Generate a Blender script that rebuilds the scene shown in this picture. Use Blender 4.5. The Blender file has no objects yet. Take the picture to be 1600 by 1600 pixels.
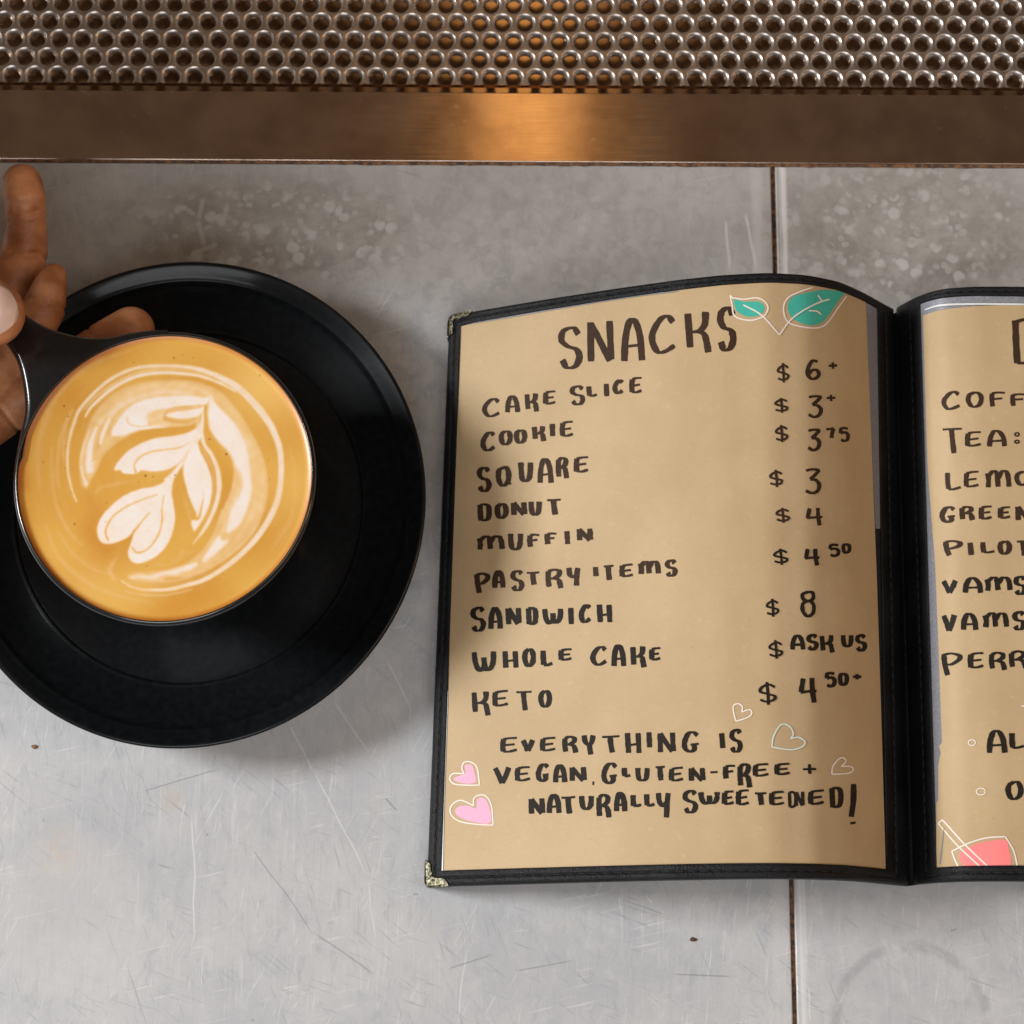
import bpy, bmesh, math, random
import numpy as np
from mathutils import Vector, Matrix
random.seed(7)
rng = np.random.default_rng(7)
S = bpy.context.scene
COL = S.collection

# ------------------------------------------------------------------ camera
FPX = 3400.0            # focal length in pixels of the 1600 px photograph
TILT = math.radians(13)
CH = 0.60               # camera height above the counter
cam_d = bpy.data.cameras.new('camera')
cam = bpy.data.objects.new('camera', cam_d); COL.objects.link(cam)
cam_d.sensor_width = 36; cam_d.lens = 36 * FPX / 1600
cam_d.clip_start = 0.01; cam_d.clip_end = 50
cam.location = (0, 0, CH); cam.rotation_euler = (TILT, 0, 0)
S.camera = cam
cam_d.dof.use_dof = True
cam_d.dof.focus_distance = 0.575
cam_d.dof.aperture_fstop = 22

# ------------------------------------------------------------------ world and lamps
W = bpy.data.worlds.new('World'); S.world = W; W.use_nodes = True
wb = W.node_tree.nodes['Background']
wb.inputs[0].default_value = (1.0, 0.68, 0.46, 1); wb.inputs[1].default_value = 0.11
def area(name, loc, target, sx, sy, power, color):
    d = bpy.data.lights.new(name, 'AREA'); d.shape = 'RECTANGLE'; d.size = sx; d.size_y = sy
    d.energy = power; d.color = color
    o = bpy.data.objects.new(name, d); COL.objects.link(o)
    z = (Vector(loc) - Vector(target)).normalized()
    x = Vector((0, 1, 0)) if abs(z.x) > 0.7 else Vector((1, 0, 0))
    x = (x - z * x.dot(z)).normalized(); y = z.cross(x)
    o.matrix_world = Matrix.Translation(loc) @ Matrix((x, y, z)).transposed().to_4x4()
    return o
area('window_light', (-1.85, 0.36, 1.24), (0, 0.13, 0), 0.52, 0.42, 57, (0.96, 0.98, 1.0))
area('front_window_light', (-0.18, -0.72, 1.0), (0, 0.05, 0), 0.8, 0.5, 6.6, (0.95, 0.97, 1.0))
area('added_fill_light', (0.75, -0.15, 1.35), (0, 0.1, 0), 0.7, 0.7, 3.6, (1.0, 0.96, 0.9))  # added fill from upper right, lifts the menu's dark side
area('warm_lamp', (0.012, 0.60, 0.80), (0.006, 0.25, 0), 0.060, 0.46, 0.135, (1.0, 0.50, 0.14))
area('warm_side_lamp', (0.95, 0.10, 0.55), (-0.05, 0.13, 0), 0.16, 0.16, 0.9, (1.0, 0.50, 0.18))
S.view_settings.view_transform = 'Standard'; S.view_settings.look = 'None'
S.view_settings.gamma = 1; S.view_settings.exposure = 0.0

# ------------------------------------------------------------------ helpers
ct, st = math.cos(TILT), math.sin(TILT)
def P(px, py, z=0.0):
    """the place in the room that the photograph shows at px,py, at height z"""
    a, b = (px - 800) / FPX, (800 - py) / FPX
    d = (a, b * ct + st, b * st - ct)
    k = (z - CH) / d[2]
    return Vector((d[0] * k, d[1] * k, z))
def Pn(px, py, z):
    a = (px - 800) / FPX; b = (800 - py) / FPX
    dy = b * ct + st; dz = b * st - ct
    k = (z - CH) / dz
    return a * k, dy * k
def unP(X, Y, Z):
    zz = Z - CH
    yc = Y * ct + zz * st; zc = -Y * st + zz * ct
    return 800 + FPX * X / (-zc), 800 - FPX * yc / (-zc)
def rad(px, z): return px / (FPX / ((CH - z) / ct))      # pixels to metres near the picture centre

def mesh_obj(name, verts, faces, m=None, parent=None, smooth=True):
    me = bpy.data.meshes.new(name); me.from_pydata([tuple(v) for v in verts], [], faces); me.update()
    if smooth: me.polygons.foreach_set('use_smooth', [True] * len(me.polygons))
    o = bpy.data.objects.new(name, me); COL.objects.link(o)
    if m: me.materials.append(m)
    if parent: o.parent = parent
    return o
def from_bm(name, bm, m=None, parent=None, smooth=True):
    me = bpy.data.meshes.new(name); bmesh.ops.recalc_face_normals(bm, faces=bm.faces); bm.to_mesh(me); bm.free()
    if smooth: me.polygons.foreach_set('use_smooth', [True] * len(me.polygons))
    o = bpy.data.objects.new(name, me); COL.objects.link(o)
    if m: me.materials.append(m)
    if parent: o.parent = parent
    return o
def tag(o, label=None, cat=None, group=None, kind=None):
    for k, v in (('label', label), ('category', cat), ('group', group), ('kind', kind)):
        if v: o[k] = v
    return o
def empty(name, loc=(0, 0, 0), rz=0):
    o = bpy.data.objects.new(name, None); COL.objects.link(o); o.location = loc; o.rotation_euler = (0, 0, rz)
    o.empty_display_size = 0.01
    return o
def catmull(pts, n=8, closed=False):
    p = np.array(pts, float)
    if len(p) < 3 and not closed:
        t = np.linspace(0, 1, n + 1)[:, None]; return p[0] * (1 - t) + p[1] * t
    if closed: q = np.vstack([p[-1], p, p[0], p[1]])
    else: q = np.vstack([2 * p[0] - p[1], p, 2 * p[-1] - p[-2]])
    out = []
    for i in range(1, len(q) - 2):
        a, b, c, d = q[i - 1], q[i], q[i + 1], q[i + 2]
        t = np.linspace(0, 1, n, endpoint=False)[:, None]
        out.append(0.5 * ((2 * b) + (c - a) * t + (2 * a - 5 * b + 4 * c - d) * t * t + (3 * b - a - 3 * c + d) * t ** 3))
    if not closed: out.append(q[-2][None])
    return np.vstack(out)

# ------------------------------------------------------------------ materials
class NT:
    def __init__(s, name):
        s.m = bpy.data.materials.new(name); s.m.use_nodes = True
        s.t = s.m.node_tree; s.b = s.t.nodes['Principled BSDF']
    def n(s, typ, **kw):
        x = s.t.nodes.new(typ)
        for k, v in kw.items(): setattr(x, k, v)
        return x
    def set(s, **kw):
        for k, v in kw.items():
            s.b.inputs[k.replace('_', ' ')].default_value = v
    def l(s, a, b): s.t.links.new(a, b)
    def put(s, sock, v):
        if isinstance(v, bpy.types.NodeSocket): s.l(v, sock)
        else: sock.default_value = v
    def math(s, op, a, b=0.0, c=None, clamp=False):
        x = s.n('ShaderNodeMath', operation=op, use_clamp=clamp)
        s.put(x.inputs[0], a); s.put(x.inputs[1], b)
        if c is not None: s.put(x.inputs[2], c)
        return x.outputs[0]
    def pos(s): return s.n('ShaderNodeNewGeometry').outputs['Position']
    def mapv(s, vec, scale=(1, 1, 1), loc=(0, 0, 0), rot=(0, 0, 0)):
        x = s.n('ShaderNodeMapping'); s.l(vec, x.inputs[0])
        x.inputs['Scale'].default_value = scale; x.inputs['Location'].default_value = loc; x.inputs['Rotation'].default_value = rot
        return x.outputs[0]
    def noise(s, vec, scale, detail=4, rough=0.55, dist=0.0):
        x = s.n('ShaderNodeTexNoise'); s.l(vec, x.inputs['Vector'])
        x.inputs['Scale'].default_value = scale; x.inputs['Detail'].default_value = detail
        x.inputs['Roughness'].default_value = rough; x.inputs['Distortion'].default_value = dist
        return x.outputs['Fac']
    def vor(s, vec, scale, feature='F1', rnd=1.0):
        x = s.n('ShaderNodeTexVoronoi', feature=feature); s.l(vec, x.inputs['Vector'])
        x.inputs['Scale'].default_value = scale; x.inputs['Randomness'].default_value = rnd
        return x.outputs['Distance']
    def ramp(s, fac, lo, hi, a=0.0, b=1.0):
        x = s.n('ShaderNodeMapRange', interpolation_type='SMOOTHSTEP'); s.put(x.inputs[0], fac)
        for i, v in enumerate((lo, hi, a, b)): x.inputs[i + 1].default_value = v
        return x.outputs[0]
    def mix(s, fac, a, b, mode='MIX'):
        x = s.n('ShaderNodeMix', data_type='RGBA', blend_type=mode)
        s.put(x.inputs['Factor'], fac)
        s.put(x.inputs['A'], a if isinstance(a, bpy.types.NodeSocket) else (*a, 1))
        s.put(x.inputs['B'], b if isinstance(b, bpy.types.NodeSocket) else (*b, 1))
        return x.outputs['Result']
    def bump(s, h, strength=0.3, dist=0.001):
        x = s.n('ShaderNodeBump'); x.inputs['Strength'].default_value = strength; x.inputs['Distance'].default_value = dist
        s.l(h, x.inputs['Height']); s.l(x.outputs[0], s.b.inputs['Normal']); return x
    def color(s, c): s.put(s.b.inputs['Base Color'], c if isinstance(c, bpy.types.NodeSocket) else (*c, 1))
    def segd(s, xs, ys, p0, p1, w):
        """mask of a scratch from p0 to p1 (metres), half width w, fading at its ends"""
        dx, dy = p1[0] - p0[0], p1[1] - p0[1]; L = math.hypot(dx, dy); dx /= L; dy /= L
        rx = s.math('SUBTRACT', xs, p0[0]); ry = s.math('SUBTRACT', ys, p0[1])
        a = s.math('ADD', s.math('MULTIPLY', rx, dx), s.math('MULTIPLY', ry, dy))
        c = s.math('ABSOLUTE', s.math('ADD', s.math('MULTIPLY', rx, -dy), s.math('MULTIPLY', ry, dx)))
        m = s.ramp(c, w, w * 0.4, 0, 1)
        e = s.math('MULTIPLY', s.ramp(a, 0, L * 0.15), s.ramp(a, L, L * 0.8))
        return s.math('MULTIPLY', m, e)

def build_counter_mat():
    k = NT('worn_zinc_counter'); p = k.pos()
    sep = k.n('ShaderNodeSeparateXYZ'); k.l(p, sep.inputs[0]); X, Y = sep.outputs[0], sep.outputs[1]
    # slightly wandering coordinates for scratches
    wx = k.math('ADD', X, k.math('MULTIPLY', k.math('SUBTRACT', k.noise(k.mapv(p, (30, 30, 30)), 1, 2), 0.5), 0.004))
    big = k.noise(p, 22, 5, 0.6)
    med = k.noise(p, 150, 6, 0.65, 0.3)
    fine = k.noise(p, 900, 3, 0.6)
    c = k.mix(k.ramp(big, 0.3, 0.7), (0.42, 0.425, 0.437), (0.51, 0.505, 0.50))
    zone = k.ramp(Y, P(0, 1250).y, P(0, 700).y, 0.22, 1.0)
    c = k.mix(k.math('MULTIPLY', k.math('MULTIPLY', k.ramp(med, 0.45, 0.62), zone), 0.5), c, (0.29, 0.295, 0.305))
    c = k.mix(k.math('MULTIPLY', k.ramp(med, 0.48, 0.25), 0.35), c, (0.56, 0.55, 0.53))
    # brushed streaks along Y, patchy
    streak = k.noise(k.mapv(p, (900, 26, 1)), 1, 5, 0.7)
    streak2 = k.noise(k.mapv(p, (2600, 60, 1), loc=(3, 1, 0)), 1, 3, 0.6)
    patch = k.ramp(k.noise(p, 30, 3), 0.35, 0.65)
    c = k.mix(k.math('MULTIPLY', k.math('MULTIPLY', k.ramp(streak, 0.56, 0.70), 0.55), patch), c, (0.68, 0.67, 0.66))
    c = k.mix(k.math('MULTIPLY', k.ramp(streak2, 0.46, 0.25), 0.30), c, (0.27, 0.275, 0.29))
    mot = k.noise(k.mapv(p, (260, 150, 1)), 1, 6, 0.75, 0.5)
    c = k.mix(k.math('MULTIPLY', k.ramp(mot, 0.52, 0.66), 0.38), c, (0.33, 0.35, 0.375))
    c = k.mix(k.math('MULTIPLY', k.ramp(mot, 0.46, 0.34), 0.30), c, (0.60, 0.58, 0.56))
    # fine random-direction scratches
    for i, ang in enumerate((0.5, -0.9, 1.35, -0.35, 0.15, -1.25)):
        q = k.mapv(k.mapv(p, rot=(0, 0, ang)), (1500, 60, 1), loc=(i * 3.1, i, 0))
        h = k.noise(q, 1, 2, 0.5, 0.6)
        g = k.ramp(k.noise(k.mapv(p, (1, 1, 1), loc=(i * 5, 2, 0)), 45, 2), 0.42, 0.6)
        col = (0.24, 0.25, 0.27) if i % 2 else (0.66, 0.65, 0.64)
        c = k.mix(k.math('MULTIPLY', k.math('MULTIPLY', k.ramp(h, 0.63, 0.72), g), 0.5), c, col)
    # round drip marks near the back edge
    def region(cx, cy, rx, ry, soft=0.5):
        x0, y0 = P(cx, cy).x, P(cx, cy).y
        a = k.math('POWER', k.math('DIVIDE', k.math('SUBTRACT', X, x0), rx), 2)
        b = k.math('POWER', k.math('DIVIDE', k.math('SUBTRACT', Y, y0), ry), 2)
        return k.ramp(k.math('SQRT', k.math('ADD', a, b)), 1.0, 1 - soft)
    reg = k.math('MAXIMUM', region(430, 360, 0.060, 0.022), region(1420, 360, 0.055, 0.030))
    reg = k.math('MAXIMUM', reg, k.math('MULTIPLY', region(820, 370, 0.06, 0.03), 0.45))
    wob = k.n('ShaderNodeVectorMath', operation='ADD'); k.l(p, wob.inputs[0])
    nv = k.n('ShaderNodeTexNoise'); k.l(p, nv.inputs['Vector']); nv.inputs['Scale'].default_value = 220
    sc = k.n('ShaderNodeVectorMath', operation='SCALE'); k.l(nv.outputs['Color'], sc.inputs[0]); sc.inputs['Scale'].default_value = 0.0016
    k.l(sc.outputs[0], wob.inputs[1])
    v1 = k.vor(wob.outputs[0], 190, rnd=0.9); v2 = k.vor(k.mapv(wob.outputs[0], loc=(0.3, 0.1, 0)), 330)
    spots = k.math('MAXIMUM', k.ramp(v1, 0.40, 0.28), k.math('MULTIPLY', k.ramp(v2, 0.42, 0.30), 0.6))
    keep = k.ramp(k.noise(p, 120, 2), 0.42, 0.56)
    c = k.mix(k.math('MULTIPLY', reg, 0.88), c, k.mix(k.ramp(med, 0.35, 0.65), (0.34, 0.32, 0.29), (0.19, 0.175, 0.155)))
    c = k.mix(k.math('MULTIPLY', k.math('MULTIPLY', reg, k.math('MULTIPLY', spots, keep)), 0.8), c, (0.55, 0.55, 0.54))
    for (a, b, w) in [((318, 308), (310, 345), 10), ((310, 343), (322, 388), 10), ((284, 322), (306, 338), 9), ((340, 335), (352, 352), 15), ((358, 318), (352, 346), 9), ((268, 368), (278, 370), 9), ((385, 320), (396, 321), 8), ((425, 322), (440, 318), 8), ((380, 350), (393, 354), 11), ((528, 338), (545, 342), 14), ((302, 395), (345, 382), 9)]:
        A, B = P(*a), P(*b)
        c = k.mix(k.math('MULTIPLY', k.segd(k.math('ADD', wx, 0), Y, (A.x, A.y), (B.x, B.y), rad(w, 0) * 0.6), 0.6), c, (0.54, 0.545, 0.54))
    # shade painted into the strip before the steel: darker and browner
    back = k.ramp(Y, P(0, 620).y, P(0, 330).y)
    c = k.mix(k.math('MULTIPLY', back, 0.45), c, (0.33, 0.30, 0.265))
    # beige water stain, left
    st1 = region(95, 1330, 0.011, 0.010, 0.9)
    st1 = k.math('MULTIPLY', st1, k.ramp(k.noise(p, 300, 3), 0.35, 0.6))
    c = k.mix(k.math('MULTIPLY', st1, 0.55), c, (0.52, 0.42, 0.34))
    c = k.mix(k.math('MULTIPLY', region(268, 1250, 0.005, 0.005, 0.8), 0.35), c, (0.50, 0.42, 0.33))
    pl = region(110, 1430, 0.024, 0.026, 0.35)
    c = k.mix(k.math('MULTIPLY', pl, 0.35), c, (0.54, 0.52, 0.50))
    # ring mark, lower right
    cx, cy = P(1425, 1600).x, P(1425, 1600).y
    rr = k.math('SQRT', k.math('ADD', k.math('POWER', k.math('SUBTRACT', X, cx), 2), k.math('POWER', k.math('SUBTRACT', Y, cy), 2)))
    ring = k.ramp(k.math('ABSOLUTE', k.math('SUBTRACT', rr, 0.0205)), 0.0022, 0.0004)
    c = k.mix(k.math('MULTIPLY', k.math('MULTIPLY', ring, k.ramp(med, 0.3, 0.6)), 0.55), c, (0.28, 0.285, 0.29))
    # pale line beside the joint
    def linex(px0, px1, w, col, fac, cur):
        a, b = P(px0, 258), P(px1, 1600)
        sl = (b.x - a.x) / (b.y - a.y)
        xx = k.math('SUBTRACT', X, k.math('ADD', k.math('MULTIPLY', k.math('SUBTRACT', Y, a.y), sl), a.x))
        mm = k.ramp(k.math('ABSOLUTE', xx), w, w * 0.2)
        mm = k.math('MULTIPLY', mm, k.ramp(k.noise(k.mapv(p, (500, 15, 1)), 1, 3), 0.3, 0.6))
        return k.mix(k.math('MULTIPLY', mm, fac), cur, col)
    c = linex(1222, 1257, 0.0016, (0.70, 0.69, 0.67), 0.75, c)
    c = linex(1180, 1222, 0.0028, (0.56, 0.54, 0.52), 0.45, c)
    # single scratches seen in the photograph
    wh = [((485, 1195), (575, 1375), 2.2), ((575, 1375), (590, 1470), 1.6), ((302, 1260), (300, 1490), 2.4), ((520, 1090), (580, 1180), 2.2),
          ((448, 1130), (490, 1210), 2.6), ((605, 1030), (645, 1110), 2.2), ((1165, 330), (1182, 425), 4.5), ((1135, 340), (1140, 430), 4.5),
          ((1010, 1400), (1022, 1412), 2.5), ((1262, 1540), (1264, 1600), 2.5), ((730, 1480), (715, 1600), 2.0), ((968, 1400), (972, 1425), 2)]
    dk = [((390, 1320), (500, 1470), 1.5), ((490, 1455), (590, 1525), 1.8), ((700, 1515), (770, 1490), 1.8), ((1050, 1522), (1150, 1526), 2.0),
          ((600, 1246), (620, 1268), 2.6), ((645, 1397), (655, 1397), 2.8), ((323, 1305), (327, 1303), 3), ((220, 1238), (350, 1200), 1.8),
          ((1486, 1455), (1496, 1451), 2.6), ((65, 1280), (67, 1284), 2.5), ((800, 1518), (900, 1500), 1.6), ((393, 1593), (396, 1595), 3)]
    for (a, b, w) in wh:
        A, B = P(*a), P(*b)
        c = k.mix(k.math('MULTIPLY', k.segd(wx, Y, (A.x, A.y), (B.x, B.y), rad(w, 0) * 0.75), 0.4), c, (0.72, 0.71, 0.69))
    for (a, b, w) in dk:
        A, B = P(*a), P(*b)
        c = k.mix(k.math('MULTIPLY', k.segd(wx, Y, (A.x, A.y), (B.x, B.y), rad(w, 0) * 0.75), 0.5), c, (0.17, 0.18, 0.19))
    k.color(c)
    k.set(Metallic=0.15, Specular_IOR_Level=0.45)
    k.put(k.b.inputs['Roughness'], k.ramp(med, 0.3, 0.7, 0.42, 0.6))
    h = k.math('ADD', k.math('MULTIPLY', streak, 0.5), k.math('MULTIPLY', med, 0.6))
    k.bump(k.math('ADD', h, k.math('MULTIPLY', fine, 0.3)), 0.18, 0.0004)
    return k.m
M = {}
M['counter'] = build_counter_mat()

k = NT('rusty_joint'); p = k.pos()
k.color(k.mix(k.ramp(k.noise(p, 700, 3), 0.35, 0.7), (0.045, 0.022, 0.012), (0.22, 0.10, 0.035))); k.set(Roughness=0.8); M['joint'] = k.m

k = NT('brushed_steel'); p = k.pos()
br = k.noise(k.mapv(p, (60, 2600, 60)), 1, 4, 0.6); bl = k.noise(p, 60, 4)
c = k.mix(k.ramp(bl, 0.3, 0.7), (0.50, 0.38, 0.30), (0.66, 0.53, 0.44))
c = k.mix(k.math('MULTIPLY', k.ramp(k.noise(p, 420, 3), 0.66, 0.74), 0.6), c, (0.65, 0.62, 0.6))
k.color(c); k.set(Metallic=1.0); k.put(k.b.inputs['Roughness'], k.ramp(br, 0.3, 0.7, 0.12, 0.16))
k.bump(br, 0.02, 0.0001); M['steel'] = k.m

k = NT('tray_floor_steel'); p = k.pos()
k.color((0.55, 0.40, 0.28)); k.set(Metallic=1.0, Roughness=0.17); M['trayfloor'] = k.m

k = NT('grille_steel'); p = k.pos(); bl = k.noise(p, 90, 4)
k.color(k.mix(k.ramp(bl, 0.3, 0.7), (0.50, 0.45, 0.41), (0.62, 0.57, 0.53))); k.set(Metallic=1.0, Roughness=0.34); M['grille'] = k.m

k = NT('black_glaze'); p = k.pos()
k.color(k.mix(k.ramp(k.noise(p, 500, 3), 0.35, 0.7), (0.0030, 0.0038, 0.0045), (0.0055, 0.0065, 0.0075)))
k.set(Roughness=0.34, Specular_IOR_Level=0.16, Coat_Weight=0.22, Coat_Roughness=0.10)
k.bump(k.noise(p, 900, 3), 0.05, 0.0003); M['glaze'] = k.m
k = NT('glossy_black_glaze'); p = k.pos()
k.color(k.mix(k.ramp(k.noise(p, 500, 3), 0.35, 0.7), (0.0030, 0.0038, 0.0045), (0.0055, 0.0065, 0.0075)))
k.set(Roughness=0.34, Specular_IOR_Level=0.3, Coat_Weight=1.0, Coat_Roughness=0.13)
k.bump(k.noise(p, 900, 3), 0.05, 0.0003); M['cupglaze'] = k.m

k = NT('black_leatherette'); p = k.pos()
g = k.vor(p, 1900); g2 = k.noise(p, 2600, 3)
k.color(k.mix(k.ramp(k.noise(p, 60, 3), 0.35, 0.7), (0.005, 0.005, 0.0058), (0.011, 0.011, 0.012)))
k.set(Roughness=0.50, Specular_IOR_Level=0.20)
k.bump(k.math('ADD', g, g2), 0.5, 0.00025); M['leather'] = k.m

k = NT('black_thread'); k.color((0.004, 0.004, 0.005)); k.set(Roughness=0.8); M['thread'] = k.m

k = NT('kraft_paper'); p = k.pos()
f1 = k.noise(k.mapv(p, (700, 1500, 700)), 1, 4, 0.7); f2 = k.noise(p, 35, 3); f3 = k.noise(p, 420, 4, 0.7)
c = k.mix(k.ramp(f2, 0.3, 0.7), (0.44, 0.312, 0.168), (0.495, 0.356, 0.20))
c = k.mix(k.math('MULTIPLY', k.ramp(f1, 0.35, 0.75), 0.22), c, (0.42, 0.27, 0.13))
c = k.mix(k.math('MULTIPLY', k.ramp(f3, 0.55, 0.8), 0.25), c, (0.68, 0.51, 0.32))
c = k.mix(k.math('MULTIPLY', k.ramp(k.noise(p, 1100, 1), 0.76, 0.82), 0.5), c, (0.28, 0.17, 0.08))
k.color(c); k.set(Roughness=0.62, Specular_IOR_Level=0.3)
k.bump(k.math('ADD', f3, k.math('MULTIPLY', f2, 3)), 0.12, 0.0005); M['paper'] = k.m

def flat(name, c, r=0.6, grain=0.25):
    k = NT(name); p = k.pos()
    k.color(k.mix(k.math('MULTIPLY', k.ramp(k.noise(p, 1500, 3), 0.4, 0.75), grain), c, tuple(min(1, x * 1.7 + 0.01) for x in c)))
    k.set(Roughness=r, Specular_IOR_Level=0.12 if r > 0.5 else 0.4); M[name] = k.m
flat('brown_marker', (0.038, 0.020, 0.011), grain=0.4)
flat('dark_marker', (0.017, 0.012, 0.008), grain=0.4)
flat('white_pen', (0.78, 0.68, 0.60), grain=0.1)
flat('teal_marker', (0.06, 0.40, 0.31), grain=0.15)
flat('pink_marker', (0.74, 0.38, 0.50), grain=0.1)
flat('coral_marker', (0.86, 0.22, 0.21), grain=0.1)
flat('pale_teal_pen', (0.58, 0.70, 0.62), grain=0.1)
flat('hazy_grey_vinyl', (0.20, 0.20, 0.22), 0.3, grain=0.5)  # clear vinyl; its grey reflective haze is put into the colour
flat('dark_vinyl', (0.02, 0.021, 0.024), 0.25, grain=0.5)
flat('vinyl_edge_and_glint', (0.62, 0.62, 0.60), 0.35)

k = NT('antique_brass'); p = k.pos(); v = k.vor(p, 900)
k.color(k.mix(k.ramp(k.noise(p, 1100, 3), 0.35, 0.7), (0.03, 0.028, 0.016), (0.22, 0.20, 0.14))); k.set(Metallic=1.0, Roughness=0.36)
k.bump(k.noise(p, 1200, 2, 0.5), 0.12, 0.0003); M['brass'] = k.m

k = NT('skin'); p = k.pos(); n1 = k.noise(p, 130, 4); n2 = k.noise(p, 1500, 3)
c = k.mix(k.ramp(n1, 0.3, 0.7), (0.35, 0.12, 0.042), (0.62, 0.27, 0.12))
c = k.mix(k.math('MULTIPLY', k.ramp(n2, 0.5, 0.8), 0.25), c, (0.30, 0.12, 0.06))
k.color(c); k.set(Roughness=0.42, Specular_IOR_Level=0.5, Subsurface_Weight=0.12, Subsurface_Scale=0.004, Subsurface_Radius=(1.0, 0.35, 0.15))
wv = k.n('ShaderNodeTexWave', wave_type='RINGS'); k.l(k.mapv(p, (900, 900, 900)), wv.inputs[0]); wv.inputs['Distortion'].default_value = 6; wv.inputs['Scale'].default_value = 1
k.bump(k.math('ADD', k.math('MULTIPLY', wv.outputs['Fac'], 0.3), n2), 0.25, 0.00035); M['skin'] = k.m
k = NT('fingernail'); k.color((0.80, 0.55, 0.46)); k.set(Roughness=0.28, Subsurface_Weight=0.1, Subsurface_Scale=0.002); M['nail'] = k.m

k = NT('latte_foam')
a = k.n('ShaderNodeVertexColor'); a.layer_name = 'foam'
p = k.pos(); sp = k.vor(p, 900); spn = k.noise(p, 160, 2)
c = k.mix(k.math('MULTIPLY', k.math('MULTIPLY', k.ramp(sp, 0.13, 0.06), k.ramp(spn, 0.50, 0.60)), 0.45), a.outputs['Color'], (0.30, 0.12, 0.02))
c = k.mix(k.math('MULTIPLY', k.ramp(k.noise(p, 1800, 3, 0.7), 0.45, 0.8), 0.14), c, (0.55, 0.27, 0.06))
k.color(c); k.set(Roughness=0.33, Specular_IOR_Level=0.45); k.bump(k.noise(p, 1800, 2), 0.06, 0.0003); M['latte'] = k.m

# ------------------------------------------------------------------ counter
def slab(name, quad, z0, z1, m, parent, bevel=0.0006):
    bm = bmesh.new()
    lo = [bm.verts.new((x, y, z0)) for x, y in quad]; hi = [bm.verts.new((x, y, z1)) for x, y in quad]
    bm.faces.new(hi); bm.faces.new(lo[::-1])
    n = len(quad)
    for i in range(n): bm.faces.new((lo[i], lo[(i + 1) % n], hi[(i + 1) % n], hi[i]))
    if bevel:
        bmesh.ops.recalc_face_normals(bm, faces=bm.faces)
        bmesh.ops.bevel(bm, geom=[e for e in bm.edges if all(v.co.z > z1 - 1e-6 for v in e.verts)], offset=bevel, segments=2, affect='EDGES', profile=0.5)
    return from_bm(name, bm, m, parent, smooth=False)
E0, E1 = P(0, 251, 0), P(1600, 260, 0)
ang = math.atan2(E1.y - E0.y, E1.x - E0.x)
def edge_y(x, d=0.0): return E0.y + (x - E0.x) * math.tan(ang) + d
counter = empty('counter'); tag(counter, kind='structure')
ja, jb = P(1204, 258), P(1239, 1600); jc, jd = P(1211, 258), P(1246, 1600)
def jx(a, b, y): return a.x + (b.x - a.x) * (y - a.y) / (b.y - a.y)
YB = -0.30; XL, XR = -0.55, 0.60
yt = lambda x: edge_y(x, -0.0004)
xa_t, xa_b = jx(ja, jb, yt(ja.x)), jx(ja, jb, YB); xc_t, xc_b = jx(jc, jd, yt(jc.x)), jx(jc, jd, YB)
slab('metal_sheet', [(XL, YB), (xa_b, YB), (xa_t, yt(xa_t)), (XL, yt(XL))], -0.02, 0, M['counter'], counter, 0.00035)
slab('metal_sheet', [(xc_b, YB), (XR, YB), (XR, yt(XR)), (xc_t, yt(xc_t))], -0.02, 0, M['counter'], counter, 0.00035)
slab('joint_filler', [(xa_b + 1e-5, YB), (xc_b - 1e-5, YB), (xc_t - 1e-5, yt(xc_t)), (xa_t + 1e-5, yt(xa_t))], -0.02, -0.0009, M['joint'], counter, 0)

# ------------------------------------------------------------------ steel drip tray
tray = empty('drip_tray', (E0.x, E0.y, 0), ang)
tag(tray, 'brushed steel drip tray with perforated grille set in behind the grey counter', 'drip tray')
inv = Matrix.Rotation(-ang, 3, 'Z')
def TL(px, py, z=0.0): return inv @ (P(px, py, z) - E0)
fw = TL(800, 143, 0.002).y; gw0 = TL(800, 133, -0.001).y
X0, X1 = -0.30, 0.60
def strip(name, prof, m, x0=X0, x1=X1, n=1):
    v = []; f = []
    for i in range(n + 1):
        x = x0 + (x1 - x0) * i / n
        v += [(x, y, z) for y, z in prof]
    L = len(prof)
    for i in range(n):
        for j in range(L - 1): f.append((i * L + j, (i + 1) * L + j, (i + 1) * L + j + 1, i * L + j + 1))
    return mesh_obj(name, v, f, m, tray, smooth=True)
def arc(cy, cz, r, a0, a1, n=6): return [(cy + r * math.cos(math.radians(a0 + (a1 - a0) * i / n)), cz + r * math.sin(math.radians(a0 + (a1 - a0) * i / n))) for i in range(n + 1)]
fl = [(0.0001, -0.02)] + arc(0.0004, 0.0009, 0.0003, 180, 90) + [(0.0008, 0.0012), (0.0013, 0.0012), (0.0015, 0.0012), (0.003, 0.0012), (fw - 0.003, 0.0012), (fw - 0.0006, 0.0012), (fw - 0.0004, 0.0012)] + arc(fw - 0.0003, 0.0009, 0.0003, 88, 0) + [(fw, -0.006), (fw, -0.0128)]
strip('rim_flange', fl, M['steel'])
deep = fw + 0.11
strip('tray_floor', [(fw, -0.0128), (fw + 0.0005, -0.0128), (fw + 0.001, -0.0128), (deep - 0.001, -0.0128), (deep, -0.0128), (deep, 0.002)], M['trayfloor'])
# seam sealant with rust along the front of the flange
bm = bmesh.new(); random.seed(3)
xs = np.linspace(-0.03, X1, 260)
prev = None
for x in xs:
    w = 0.0004 + 0.0005 * random.random() * (1 if x > 0.1 else 0.4)
    a = bm.verts.new((x, -w, 0.00015)); b = bm.verts.new((x, 0.0001, 0.0005))
    if prev: bm.faces.new((prev[0], a, b, prev[1]))
    prev = (a, b)
from_bm('seam_sealant', bm, M['joint'], tray)
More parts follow.
